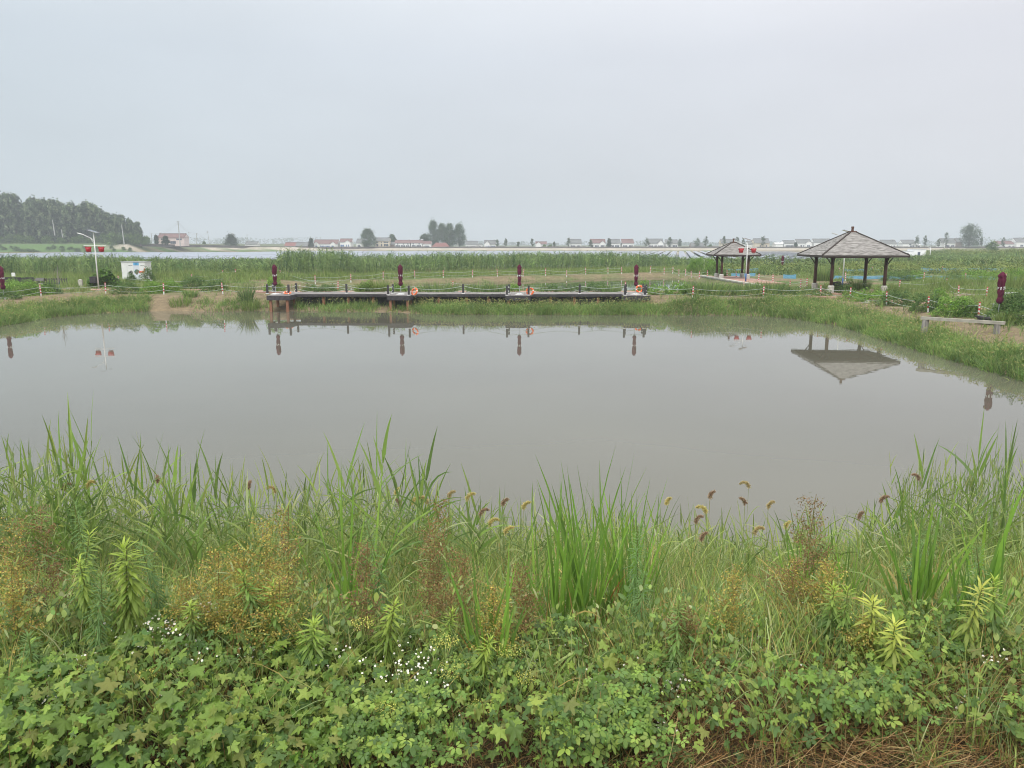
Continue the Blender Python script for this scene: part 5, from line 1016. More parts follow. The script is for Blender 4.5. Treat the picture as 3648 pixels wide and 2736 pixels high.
for px, py, wd, h, c, l in ((75, 1050, 4.5, 1.4, BR, 'bright bush beside the left parasol'), (8, 1061, 2.6, .95, DK, 'dark low bush at the left edge of the picture'), (172, 1045, 2.4, 1.1, DK, 'dark bush right of the first post on the left'), (455, 1044, 2.8, 1.1, DK, 'dark bush right of the second post on the left'), (545, 1044, 2.2, 1.2, BR, 'bright bush left of the third post on the left'), (608, 1040, 2.1, 1.2, BR, 'bright bush right of the third post on the left'), (690, 1030, 3.2, 1.4, DK, 'mixed bush between third and fourth left posts'), (770, 1036, 2.6, 1.1, DK, 'dark bush left of the fourth left post'), (470, 1014, 1.3, 1.3, DK, 'bush growing against the white cabinet'), (530, 1014, 1.8, 1.9, DK, 'bushy weeds right of the white cabinet'),
    (975, 1040, 2.0, 1.5, BR, 'bright bush behind the left deck end'), (1110, 1041, 1.8, .8, DK, 'low bush behind the deck near the lying life ring'), (1165, 1041, 2.4, .8, DK, 'low dark bush behind the deck left of its lone post'), (1304, 1041, 1.8, 1.1, BR, 'round bright bush behind the deck left of the second platform'), (1424, 1042, 1.6, 1.1, BR, 'round bright bush just left of the second parasol'), (1832, 1041, 1.2, .9, BR, 'bright bush just left of the third parasol'), (1960, 1041, 2.6, .8, DK, 'low bush behind the deck right of the third parasol'), (2040, 1041, 2.6, .8, DK, 'low dark bush behind the lone post of the right deck part'), (2120, 1041, 2.6, 1.0, DK, 'dark bush behind the deck, left of the last platform'), (2290, 1042, 1.4, 1.2, BR, 'bright bush above the last life ring'), (2350, 1047, 2.4, .9, BR, 'bright low bush right of the deck end'), (2420, 1046, 2.3, 1.1, BR, 'bright rounded bush between the deck end and the first post on the right'), (2450, 1047, 1.6, 1.0, BR, 'small bright bush touching the first post right of the deck'), (2590, 1047, 3.2, .9, BR, 'bright low bush below the concrete retaining wall'),
    (2800, 1052, 3.0, .9, DK, 'low dark bush in front of the large pavilion left pedestal'), (2900, 1055, 3.4, .8, DK, 'low green bush in front of the second pedestal'), (3010, 1050, 2.4, 1.1, DK, 'bush right of the black table below the pavilion'), (3110, 1072, 2.8, 1.0, BR, 'bright bush before the right pavilion pedestal'), (3040, 1066, 2.2, .8, BR, 'bright bush left of the concrete slabs'), (3190, 1085, 2.6, 1.2, DK, 'dark bush behind the fifth bank post'), (3295, 1105, 2.2, 1.3, DK, 'dark round bush around the sixth bank post'), (3350, 1100, 2.2, .9, BR, 'bright bush right of the sixth bank post'), (3405, 1120, 2.6, 1.3, BR, 'large bright bush above the concrete beam'), (3450, 1125, 1.6, 1.0, DK, 'dark bush left of the last bank post'), (3345, 1060, 1.2, .9, BR, 'small bright shrub with dark stem near the brick path'), (3640, 1150, 3.2, 2.1, DK, 'large dark green bush at the right edge of the picture'), (3600, 1120, 2.4, 1.2, DK, 'bush in front of the right parasol platform'), (3560, 1145, 2.0, .9, DK, 'low bush at the right end of the concrete beam'),
    (3460, 1005, 3.6, 1.4, BR, 'bright round shrub in the bare field right of the pavilion'), (3395, 1006, 2.2, 1.1, DK, 'dark shrub in the bare field beside the third middle post'), (3540, 1005, 3.0, 1.2, BR, 'bright shrub just left of the right parasol in the bare field'), (3620, 1006, 3.4, 1.6, BR, 'bright shrub right of the right parasol in the field'), (3195, 1002, 4.2, 1.2, DK, 'wide dark shrub row right of the pavilion column'), (3268, 1000, 2.2, 1.2, BR, 'shrub left of the second middle post'), (2565, 990, 2.6, 1.1, DK, 'shrub seen below the small pavilion floor'), (2540, 978, 3.4, 2.4, BR, 'rounded light green shrub left of the small pavilion'), (2480, 972, 3.0, 2.4, BR, 'rounded light shrub before the reeds at the pond corner')):
    bush(px, py, 1.3, wd, h, l, c)
print('mid done')

# ------------------------------------------------------------ foreground bank
def leaflet(pts, fold=.12):     # outline half points (x, y>0) -> folded leaf blade
    v = []; t = []
    n = len(pts)
    for x, y in pts: v += [(x, 0, -.05 * x * x), (x, y, fold * y - .12 * x * x), (x, -y, fold * y - .12 * x * x)]
    for i in range(n - 1):
        a, b = 3 * i, 3 * i + 3; t += [(a, a + 1, b + 1), (a, b + 1, b), (a, b, b + 2), (a, b + 2, a + 2)]
    return np.array(v, float), np.array(t)
LANCE = leaflet([(0, .01), (.25, .075), (.55, .085), (.8, .05), (1, .0)])
OVAL = leaflet([(0, .02), (.2, .2), (.5, .27), (.78, .18), (1, .0)])
def compound(angles, sizes, off=.08, base=OVAL, wide=1.):
    V = []; T = []; n = 0
    for a, s in zip(angles, sizes):
        v = base[0].copy() * s; v[:, 1] *= wide; v[:, 0] += off; c, s_ = math.cos(a), math.sin(a); v = np.stack([v[:, 0] * c - v[:, 1] * s_, v[:, 0] * s_ + v[:, 1] * c, v[:, 2]], 1); V.append(v); T.append(base[1] + n); n += len(v)
    return np.concatenate(V), np.concatenate(T)
FIVE = compound([0, 1.05, -1.05, 2.0, -2.0], [.62, .5, .5, .38, .38], .1)
def palm(lob, wdt, seed):
    r0 = random.Random(seed); pts = []
    for a in np.linspace(-2.8, 2.8, 45):
        r = max(s_ * math.exp(-(abs(a - l) / wdt) ** 1.5) for l, s_ in lob); r = max(r, .50 if abs(a) < 2.3 else .28); r *= 1 + .05 * math.sin(a * 31) + r0.uniform(-.03, .03)
        pts.append((r * math.cos(a), r * math.sin(a), -.2 * r * r + .08 * math.cos(a * 6.2)))
    v = np.array([(0, 0, .03)] + pts); t = np.array([(0, i, i + 1) for i in range(1, len(pts))]); v[:, 0] += .1; return v * .62, t
PALM = palm([(0, 1.0), (.95, .86), (-.95, .86), (1.95, .62), (-1.95, .62)], .42, 1); PALM3 = palm([(.05, 1.0), (1.15, .78), (-1.1, .84)], .55, 2)
C_HOP = [(.10, .185, .045), (.13, .22, .05), (.07, .135, .045), (.10, .17, .05), (.16, .255, .06), (.20, .29, .075), (.15, .19, .06)]; C_VINE = [(.10, .185, .06), (.14, .24, .065), (.075, .14, .05), (.20, .30, .08)]
C_GR = [(.13, .20, .06), (.19, .27, .085), (.10, .16, .06), (.25, .33, .12), (.16, .24, .11), (.28, .34, .20)]
def canopy(X, Y):   # plant height above ground, over the near bank
    u = X / Y * F * .98 + CX
    return (.32 + .16 * nz(X, Y, 1.9)) + np.clip((Y - 6.) / 3, 0, 1) * .3
def pts_in(n, y0, y1, upx=(-1500, 5200)):
    Y = np.sqrt(U(y0 * y0, y1 * y1, n)); u = U(upx[0], upx[1], n); X = (u - CX) / F * (Y * CT + 3 * ST); return X, Y, u
# dry litter and stalks on the near edge
np_ = NP(); n = 54000; X, Y, u = pts_in(n, 3.6, 6.2); Z = H(X, Y) + U(0, .06, n)
dens = np.interp(u, [-200, 300, 900, 1300, 2300, 2600, 3900], [.25, .35, .6, .8, 1, 1.3, 1.3]) * np.interp(Y, [3.6, 5.0, 6.2], [1, .9, .3]); k = U(0, 1, n) < dens; X, Y, Z, u = X[k], Y[k], Z[k], u[k]; n = len(X)
blades(np_, np.stack([X, Y, Z], 1), U(.05, .26, n), U(0, 6.28, n), U(.8, 1.62, n), U(-.8, .8, n), U(.0015, .005, n), jit([(.20, .14, .08), (.14, .085, .045), (.30, .23, .14), (.09, .06, .035), (.12, .16, .06)], n, .3), seg=4, prof='flat')
n = 4600; X, Y, u = pts_in(n, 3.9, 5.5, (2250, 5200)); Z = H(X, Y) + U(0, .16, n) * (nz(X, Y, 2.2) > -.2); blades(np_, np.stack([X, Y, Z], 1), U(.15, .5, n), U(-1.3, 1.3, n), U(1.1, 1.7, n), U(-.7, .7, n), U(.002, .0045, n), jit([(.34, .26, .16), (.24, .15, .08), (.14, .09, .05)], n, .2), seg=5, prof='flat')
tag(np_.build('dry_litter', DRY), kind='stuff', label='brown dry stems and cut grass litter at the bottom edge')
# vines: lobed hop leaves (left), five-part leaves (middle, right)
def vine(tmpl, n, size, cols, dfun, name, lab, y0=3.9, y1=6.1, hfun=None):
    X, Y, u = pts_in(n, y0, y1); k = U(0, 1, n) < dfun(u, Y); X, Y, u = X[k], Y[k], u[k]; k = U(0, 1, len(X)) < np.interp(Y, [4.8, y1 if y1 > 7 else 5.9], [1, .1]); X, Y, u = X[k], Y[k], u[k]; n = len(X)
    top = (hfun(X, Y, u) if hfun else canopy(X, Y)); fr = U(.0, 1, n) ** .55; Z = H(X, Y) + top * fr + .02
    col = jit(cols, n, .2) ; np_ = NP(); az = U(-2.6, -.55, n) + np.where(U(0, 1, n) < .25, U(0, 6.28, n), 0)
    scatter(np_, tmpl[0], tmpl[1], np.stack([X, Y, Z], 1), az, U(-.1, 1.1, n), U(-.55, .55, n), size * (U(.45, 1.1, n) + (.6 if tmpl is PALM or tmpl is PALM3 else 0.) * (U(0, 1, n) < .10)), col)
    ns_ = n // 3; blades(np_, np.stack([X[:ns_], Y[:ns_], H(X[:ns_], Y[:ns_])], 1), Z[:ns_] - H(X[:ns_], Y[:ns_]) + .02, U(0, 6.28, ns_), U(0, .5, ns_), U(-.3, .4, ns_), .004, jit([(.12, .16, .06), (.2, .13, .07)], ns_), seg=3, prof='flat')
    tag(np_.build(name, LEAF), kind='stuff', label=lab)
lump = lambda X, Y: (.42 + .9 * nz(X, Y, 2.1)).clip(.06, 1.25)
ylow = lambda u: np.interp(u, [-200, 200, 500, 900, 1300, 1700, 2000, 2400, 2700, 3200, 3900], [3.8, 3.8, 3.9, 4.1, 4.1, 4.0, 4.05, 4.2, 4.25, 4.35, 4.35])
vine(PALM, 30000, .125, C_HOP, lambda u, Y: np.interp(u, [-200, 700, 1000, 1250, 1500, 3900], [1, 1, .85, .5, .10, .05]) * (Y > ylow(u)) * lump(u / 420., Y), 'hop_vine', 'lobed bright green hop leaves sprawling over the lower left bank', hfun=lambda X, Y, u: canopy(X, Y) * (1 + .15 * (u < 900)) + .06)
vine(PALM3, 24000, .10, C_HOP, lambda u, Y: np.interp(u, [-200, 700, 1000, 1250, 1500, 3900], [1, 1, .85, .5, .15, .12]) * (Y > ylow(u)) * lump(u / 380. + 2, Y), 'broad_vine', 'three-lobed vine leaves mixed with the hop leaves', hfun=lambda X, Y, u: canopy(X, Y) * (1 + .15 * (u < 900)) + .06)
vine(FIVE, 35000, .10, C_VINE, lambda u, Y: np.interp(u, [-200, 500, 900, 1200, 2000, 2600, 2900, 3900], [.12, .15, .35, 1, 1, .5, .6, .9]) * (Y > ylow(u)) * lump(u / 350. + 3, Y), 'creeper_vine', 'five-part dark green creeper leaves covering the lower middle and right bank', y1=6.3)
vine(OVAL, 38000, .065, C_VINE + C_HOP, lambda u, Y: (Y > ylow(u) + .1) * .8 + 0 * u, 'broadleaf_weed', 'small oval leaved weeds mixed through the lower bank', y0=4.4, y1=8.8)
vine(OVAL, 24000, .075, C_VINE + C_GR, lambda u, Y: (nz(u / 300., Y, 1.3) > -.05) * np.interp(u, [0, 1000, 2000, 3900], [.8, .9, .6, 1]), 'mixed_weed', 'leafy weeds standing between the creeper and the tall grass', y0=5.2, y1=8.4, hfun=lambda X, Y, u: .45 + .35 * nz(X, Y, 2.4).clip(-.6, 1))
# tall mixed grasses up to the waterline
def sil(u):    # photo row of the vegetation tops by column
    return np.interp(u, [-200, 0, 130, 230, 330, 600, 800, 1000, 1150, 1300, 1480, 1600, 1750, 1900, 2050, 2300, 2450, 2600, 2750, 2850, 3000, 3150, 3300, 3450, 3650, 3900], [1690, 1720, 1730, 1700, 1740, 1780, 1810, 1830, 1800, 1770, 1820, 1850, 1860, 1860, 1870, 1860, 1870, 1900, 1940, 1920, 1910, 1890, 1870, 1850, 1830, 1830])
def ztop(u, Y):
    v = (CY - sil(u)) / F; return CAMZ + (v * CT - ST) / (CT + v * ST) * Y
np_ = NP(); n = 116000; X, Y, u = pts_in(n, 4.9, 12.9); Zg = np.maximum(H(X, Y), -.2); zt = ztop(u, Y)
hmax = np.clip(zt - Zg, .25, 2.2) ; dens = np.interp(Y, [4.9, 5.6, 8.0, 12, 12.9], [.12, .9, 1, 1, .6]) * (.45 + .7 * (nz(X, Y, 1.0) > -.35)); k = (U(0, 1, n) < dens) ; X, Y, u, Zg, hmax = X[k], Y[k], u[k], Zg[k], hmax[k]; n = len(X)
cap = np.interp(Y, [4.9, 5.6, 6.5, 7.5, 9.5, 12.9], [.35, .42, .6, .85, 1.3, 2.0]); h = np.minimum(hmax * U(.45, 1.12, n), cap * U(.7, 1.15, n))
col = jit(C_GR, n, .25) * 1.12 * (1 + .22 * nz(X, Y, 1.7, 2.)[:, None]); dry = U(0, 1, n) < .11; col[dry] = jit([(.42, .34, .18), (.30, .22, .1)], int(dry.sum()))
blades(np_, np.stack([X, Y, Zg], 1), h, U(0, 6.28, n), U(0, .3, n), U(.1, 1.5, n) * U(.3, 1, n), U(.007, .017, n) * (1 + .8 * (U(0, 1, n) < .12)), col, seg=5, prof='leaf')
tag(np_.build('bank_grass', LEAF), kind='stuff', label='tangled green grasses covering the near bank')
np_ = NP(); n = 240; X, Y, u = pts_in(n, 4.25, 6.0); kk = 26; Xr = np.repeat(X, kk) + rng.normal(0, .05, n * kk); Yr = np.repeat(Y, kk) + rng.normal(0, .05, n * kk); m_ = n * kk
blades(np_, np.stack([Xr, Yr, H(Xr, Yr)], 1), np.repeat(U(.3, .7, n), kk) * U(.5, 1.1, m_), U(0, 6.28, m_), U(0, .5, m_), U(.2, 1.8, m_), U(.005, .014, m_), jit(C_GR + [(.4, .34, .16)], m_, .2), seg=5, prof='leaf')
tag(np_.build('low_tufts', LEAF), kind='stuff', label='low grass tufts growing through the creeper')
# stalks with alternate leaves
def stalk(np_, P, h, az, lean, nl, ll, lw, cols, curl=(.3, 1.3), la=(.35, .9), zfrom=.25, topup=True, stemc=(.14, .20, .08), stemw=.008, prof='leaf', seg=5):
    n = len(P); P = np.asarray(P, float)
    blades(np_, P, h, az, lean, .12, stemw, np.broadcast_to(stemc, (n, 3)), seg=4, prof='flat')
    for j in range(nl):
        t = zfrom + (1 - zfrom) * (j + .5) / nl; hz = h * t; rr = np.sin(lean + .05) * hz
        Q = P + np.stack([rr * np.cos(az), rr * np.sin(az), np.cos(lean) * hz], 1); up = (t > .86) & topup
        blades(np_, Q, U(ll[0], ll[1], n) * (1.15 - .35 * abs(t - .6)), az + (j % 2) * math.pi + U(-.7, .7, n), U(*la, n) * (.35 if up else 1), U(*curl, n) * (.3 if up else 1), U(.8, 1.2, n) * lw, jit(cols, n, .15), seg=seg, prof=prof)
np_ = NP()
def reedpatch(n, y0, y1, upx, hmul=1., over=0., lf=((.28, .6), .026, 8)):
    X, Y, u = pts_in(n, y0, y1, upx); Z = np.maximum(H(X, Y), -.25); h = np.clip((ztop(u, Y) - Z) * U(.72, 1.12, n) * hmul + over, .4, 3.0); stalk(np_, np.stack([X, Y, Z], 1), h, U(0, 6.28, n), U(0, .14, n), lf[2], lf[0], lf[1], C_GR, la=(.3, 1.0), curl=(.1, .9) if lf[2] > 8 else (.3, 1.3))
reedpatch(880, 7.8, 12.2, (-1500, 1600), 1.0, .12); reedpatch(260, 8.5, 12.6, (1600, 2700), .95); reedpatch(520, 8.2, 12.8, (2700, 5200), 1.0, 0); reedpatch(560, 9.5, 13.0, (3230, 5000), 1.0, .75, ((.16, .34), .017, 14))
tag(np_.build('bank_reeds', LEAF), kind='stuff', label='common reeds with leafy stems along the near waterline')

def place(px, y, ytop):
    u = (px - CX) / F; v = (CY - ytop) / F; x = u * y / (CT + v * ST); z = CAMZ + (v * CT - ST) / (CT + v * ST) * y; g = max(H1(x, y), -.2); return x, g, z - g
def base_obj(np_, name, mat, x, y, g, **k):
    o = np_.build(name, mat); o.location = (x, y, g); return tag(o, **k)
# single reeds that rise above the rest
reeds = [(60, 10.2, 1560, 'leftmost tall reed'), (195, 9.6, 1465, 'tallest reed at the left with narrow spear leaves'), (230, 9.8, 1430, 'highest reed spear left of the long curved leaf'), (150, 10.0, 1600, 'broad leaved reed between the two leftmost tall reeds'), (305, 10.5, 1650, 'thin straight reed right of the tallest left reed'), (490, 10.0, 1545, 'forked reed with a bent leaf, second tall group from left'), (590, 9.5, 1580, 'single spear-tipped reed left of the arched leaf'), (670, 9.0, 1640, 'reed with an arched folded leaf'), (760, 10.3, 1620, 'thin fan shaped reed before the rust coloured weed'), (1160, 9.4, 1560, 'reed left of the tall central spear'), (1335, 9.0, 1465, 'tall single reed spear left of centre'), (1440, 9.6, 1560, 'reed with forked leaves right of the tall central spear'), (1500, 10.4, 1640, 'low thin reed at the edge of open water'), (1665, 10.2, 1700, 'short reed in open water gap left of sword grass'), (3330, 11.5, 1570, 'thin reed at the left of the right reed stand'), (3450, 11.2, 1560, 'slender reed in the right reed stand'), (3560, 10.8, 1500, 'tallest slender reed in the right reed stand'), (3610, 11.4, 1500, 'second tallest reed near the right edge'), (3235, 11.6, 1700, 'outermost reed spear of the right stand')]
for px, y, yt, lab in reeds:
    y *= .86; x, g, h = place(px, y, yt); np_ = NP(); n = 1
    k = 4 if 'tallest reed at' in lab or 'broad' in lab else 2
    P = np.stack([rng.normal(0, .05, k), rng.normal(0, .05, k), np.zeros(k)], 1)
    stalk(np_, P, np.concatenate([[h * .82], U(.55, .76, k - 1) * h]), U(0, 6.28, k), U(.0, .08, k), 11, (.4, .7), .040, [(.14, .24, .07), (.19, .30, .09), (.11, .19, .07)], la=(.25, .85), curl=(.1, 1.2))
    blades(np_, np.array([[0, 0, h * .72]]), h * .28, 1., .03, .05, .03, jit([(.19, .32, .09)], 1), seg=5, roll=1.3)
    base_obj(np_, 'reed', LEAF, x, y, g, label=lab + ' on the near bank', cat='reed')
# sword grass clumps
sw = [(2112, 7.6, 1590, 26, .035, 'tallest sword grass clump with stiff upright blades right of centre'), (1985, 7.4, 1700, 22, .030, 'sword grass clump left of the tallest one'), (2240, 8.0, 1670, 26, .032, 'broad sword grass clump right of the tallest one'), (2300, 8.3, 1690, 16, .028, 'outer right sword grass clump with leaning blades'), (1735, 6.4, 1900, 14, .032, 'sword grass clump with dead brown base in the centre'), (1225, 7.4, 1640, 14, .03, 'narrow upright sword grass clump left of the centre'), (2885, 8.2, 1800, 16, .03, 'sword grass clump growing through the rust brown weed on the right'), (3045, 8.4, 1790, 14, .03, 'sword grass clump right of the brown weed'), (3320, 7.2, 1740, 24, .042, 'wide bladed sword grass clump on the right'), (3560, 7.6, 1680, 14, .055, 'broad fan of wide blades near the right edge'), (1900, 8.5, 1780, 12, .026, 'thin sword grass left of the main clumps'), (3480, 6.9, 1960, 12, .03, 'low sword grass clump between the two on the right')]
for px, y, yt, nb, bw, lab in sw:
    y *= .84; x, g, h = place(px, y, yt); np_ = NP(); nb2 = int(nb * 1.6)
    P = np.stack([rng.normal(0, .07, nb2), rng.normal(0, .07, nb2), np.zeros(nb2)], 1); hh = U(.5, .97, nb2) * h * 1.02; hh[0] = h; ln = U(.0, .34, nb2); ln[0] = .02
    blades(np_, P, hh, U(0, 6.28, nb2), ln, U(0, .28, nb2), U(.7, 1.2, nb2) * bw, jit([(.12, .24, .05), (.16, .30, .06), (.10, .19, .05)], nb2, .15), seg=7, roll=U(-1.5, 1.5, nb2))
    nb3 = 7; blades(np_, P[:nb3], U(.5, .8, nb3) * h, U(0, 6.28, nb3), U(.3, .7, nb3), U(1., 2., nb3), bw * .8, jit([(.2, .28, .1), (.35, .30, .14)], nb3), seg=7)
    nd = 14 if 'dead' in lab else 8; blades(np_, np.stack([rng.normal(0, .06, nd), rng.normal(0, .06, nd), np.zeros(nd)], 1), U(.25, .5, nd) * h, U(0, 6.28, nd), U(0, .35, nd), U(0, .8, nd), bw * .6, jit([(.30, .13, .05), (.36, .26, .13), (.2, .1, .05)], nd), seg=4)
    base_obj(np_, 'sword_grass', LEAF, x, y, g, label=lab, cat='grass clump')
# rust coloured seed weeds
RUST = [(.20, .15, .08), (.24, .17, .09), (.15, .11, .06), (.17, .18, .07)]; PURP = [(.17, .115, .075), (.22, .15, .09), (.13, .13, .06)]; OCHRE = [(.33, .30, .09), (.28, .26, .08), (.40, .36, .12), (.19, .24, .08), (.28, .24, .08)]
sd_tv = np.array([[-.5, 0, 0], [0, -.4, .15], [.5, 0, 0], [0, .4, .15]])
def rust(px, y, yt, wd, cols, lab, nbr=34, dense=1.):
    y = 5.3 + (y - 6.3) * .55; wd *= .95; x, g, h = place(px, y, yt); np_ = NP(); blades(np_, np.array([[0, 0, 0.]]), h, 0., .02, .05, .006, np.array([[.17, .13, .07]]), seg=4, prof='flat')
    for i in range(nbr):
        t = .22 + .76 * i / nbr; a = U(0, 6.28); L_ = wd * (1.05 - t) * U(.6, 1.15) + .05; el = U(.45, .95); k = int(max(10, L_ * 130 * dense)); s = np.sort(U(.1, 1, k)); d = np.array([math.cos(a) * math.cos(el), math.sin(a) * math.cos(el), math.sin(el)])
        P = np.array([0, 0, h * t]) + d[None] * (s * L_)[:, None] + rng.normal(0, .012, (k, 3)); P[:, 2] -= (s ** 2) * L_ * .15
        blades(np_, np.array([[0, 0, h * t]]), L_, a, math.pi / 2 - el, .25, .004, np.array([[.25, .14, .08]]), seg=3, prof='flat')
        kk = k * 2; P = np.repeat(P, 2, 0) + rng.normal(0, .022, (kk, 3)); scatter(np_, sd_tv, None, P, U(0, 6.28, kk), U(-1.2, 1.2, kk), U(-1, 1, kk), U(.009, .022, kk), jit(cols, kk, .3), quads=[[0, 1, 2, 3]])
    n = 50; zz = U(.1, .8, n) * h; scatter(np_, LANCE[0], LANCE[1], np.stack([rng.normal(0, wd * .2, n), rng.normal(0, wd * .2, n), zz], 1), U(0, 6.28, n), U(-.4, .8, n), 0, U(.06, .12, n), jit(C_GR, n))
    base_obj(np_, 'seed_weed', LEAF, x, y, g, label=lab, cat='weed')
for a in [(1005, 7.6, 1800, .42, OCHRE + RUST, 'tallest tip of the big ochre seed weed left of centre'), (930, 7.0, 1850, .55, OCHRE, 'broad ochre yellow seed weed, main mass left of centre'), (850, 6.7, 1950, .5, OCHRE, 'lower left part of the ochre seed weed mass'), (760, 6.8, 1960, .45, OCHRE, 'ochre seed weed at the left end of the mass'), (980, 6.3, 2060, .45, OCHRE, 'low ochre seed weed beneath the tallest one'), (650, 6.7, 2060, .4, OCHRE, 'small ochre seed weed left of the mass'), (1575, 8.0, 1760, .45, RUST + PURP, 'upright rust red seed weed left of the centre clump'), (1530, 7.4, 1850, .42, RUST, 'rust brown seed weed beside the upright one'), (1640, 7.2, 1960, .4, RUST, 'low rust seed weed right of the upright one'), (2885, 8.7, 1760, .62, PURP, 'conical purplish brown seed weed standing before the water on the right'), (2830, 7.8, 1990, .5, RUST + OCHRE, 'orange tinged seed weed below the conical brown one'), (2960, 7.6, 2000, .45, OCHRE, 'ochre seed weed right below the conical one'), (40, 7.2, 1840, .4, OCHRE + PURP, 'brownish seed weed at the left edge'), (140, 7.5, 1800, .38, PURP, 'purplish seed weed near the left edge'), (20, 6.4, 2000, .4, OCHRE, 'low ochre seed weed at the left edge'), (1850, 7.0, 2010, .35, RUST, 'rust seed weed between centre clumps'), (1760, 6.5, 2090, .34, OCHRE, 'small ochre weed below the central sword grass'), (2620, 6.9, 2020, .3, OCHRE, 'small ochre weed in grass right of the sword grass'), (2430, 6.6, 2170, .3, RUST, 'small rust weed low on the right of centre'), (1290, 6.8, 1930, .35, PURP, 'dark red stemmed weed left of the rust weeds'), (3080, 6.3, 2200, .3, OCHRE, 'small ochre weed below the bright leafy weeds on the right')]: rust(*a)
# whorled leafy weeds
def leafy(px, y, yt, hb, wd, cols, tip, lab, n=95, wide=1., name='leafy_weed'):
    y = 5.0 + (y - 5.4) * .6; wide *= 1.05; n = int(n * 1.25); x, g, h = place(px, y, yt); np_ = NP(); hb = min(hb, h); z = h - hb + hb * np.linspace(0, 1, n); a = np.arange(n) * 2.4 + U(-.5, .5, n); t = np.linspace(0, 1, n)
    ln = wd * (.55 + .45 * np.sin(np.pi * np.clip(t * .9 + .1, 0, 1))) * U(.6, 1.25, n); pit = np.interp(t, [0, .6, .9, 1], [.75, .35, -.45, -1.2]) + U(-.2, .2, n)
    cc = jit(cols, n, .12) * (1 - t[:, None] ** 3) + np.array(tip) * (t[:, None] ** 3); tv = LANCE[0].copy(); tv[:, 1] *= wide; tv[:, 2] -= .18 * tv[:, 0] ** 2
    sway = .04 * np.sin(t * 3); scatter(np_, tv, LANCE[1], np.stack([sway, sway * .3, z], 1), a, pit, U(-.2, .2, n), ln, cc)
    blades(np_, np.array([[0, 0, 0.], [0.002, 0, 0]]), h, 0., .01, .04, .009, np.array([[.16, .2, .08], [.15, .18, .08]]), seg=4, roll=np.array([0, 1.57]), prof='flat')
    base_obj(np_, name, LEAF, x, y, g, label=lab, cat='weed').rotation_euler = (U(-.22, .22), U(-.22, .22), U(0, 6))
YG = [(.16, .24, .06), (.13, .21, .05)]; TIPY = (.30, .42, .09); MG = [(.12, .22, .07), (.10, .18, .07)]
for a in [(412, 5.9, 1960, .62, .17, YG, TIPY, 'large yellow-green leafy weed with dense drooping leaves at left', 130), (210, 6.3, 1930, .7, .13, MG, TIPY, 'slim leafy weed with bright tip left of the large yellow-green one'), (330, 6.0, 1990, .5, .11, YG, TIPY, 'short bright leafy weed just left of the large yellow-green one'), (985, 5.8, 2110, .6, .15, MG, (.26, .42, .1), 'mid green leafy weed with star-like top below the ochre mass'), (945, 6.1, 2040, .4, .12, MG, (.24, .40, .1), 'small star-topped weed above the mid green leafy weed'), (1122, 5.5, 2215, .45, .14, MG, TIPY, 'leafy weed with light green star top left of centre bottom'), (1352, 5.9, 2130, .55, .12, YG, TIPY, 'yellowish leafy weed column left of the centre'), (1590, 6.1, 2190, .4, .10, MG, TIPY, 'small leafy weed under the arching blade in the centre'), (2955, 6.3, 2080, .5, .12, MG, TIPY, 'leafy weed with bright tip, first of the right group'), (3000, 6.0, 2110, .5, .12, MG, TIPY, 'leafy weed close right of the first in the right group'), (3110, 5.9, 2125, .6, .16, YG, (.45, .52, .14), 'brightest yellow star-topped weed on the right'), (3170, 5.6, 2190, .5, .15, YG, (.45, .52, .14), 'yellow star-topped weed just below the brightest one'), (3440, 5.9, 2060, .8, .14, YG, (.45, .5, .15), 'tall yellowish leafy weed leaning near the right edge'), (2385, 5.6, 2150, .6, .10, MG, (.2, .34, .1), 'mid green leafy weed right of the sword grass base'), (3590, 6.1, 2070, .5, .12, MG, TIPY, 'leafy weed with bright tip at the right edge'), (700, 6.0, 2130, .4, .1, MG, TIPY, 'small leafy weed between hop leaves and ochre weed'), (1665, 5.4, 2260, .3, .1, YG, TIPY, 'small yellow tipped weed in the centre creeper')]: leafy(*a)
for px, y, yt, hb, l in [(2285, 7.3, 1820, 1.2, 'feathery blue-green weed rising in front of the sword grass'), (310, 7.3, 1750, 1.1, 'feathery green weed spire left of the reeds'), (2240, 6.6, 2020, .9, 'lower feathery weed in front of the sword grass'), (330, 5.7, 2060, .9, 'dark feathery weed above the hop leaves at left'), (1410, 6.9, 1860, .9, 'feathery weed left of the rust red weed'), (560, 6.8, 1900, .8, 'feathery weed left of the ochre mass'), (100, 5.3, 2260, .6, 'fine leaved dark weed among the hop leaves at far left'), (3240, 8.6, 1850, .8, 'pale silvery feathery weed right of centre right'), (3180, 8.4, 1900, .7, 'second pale silvery feathery weed beside the first'), (3560, 6.6, 1960, .8, 'feathery weed under the broad fan at right')]: leafy(px, y, yt, hb, .10, [(.10, .20, .09), (.13, .24, .10)], (.16, .28, .12), l, n=260, wide=.45, name='feathery_weed')
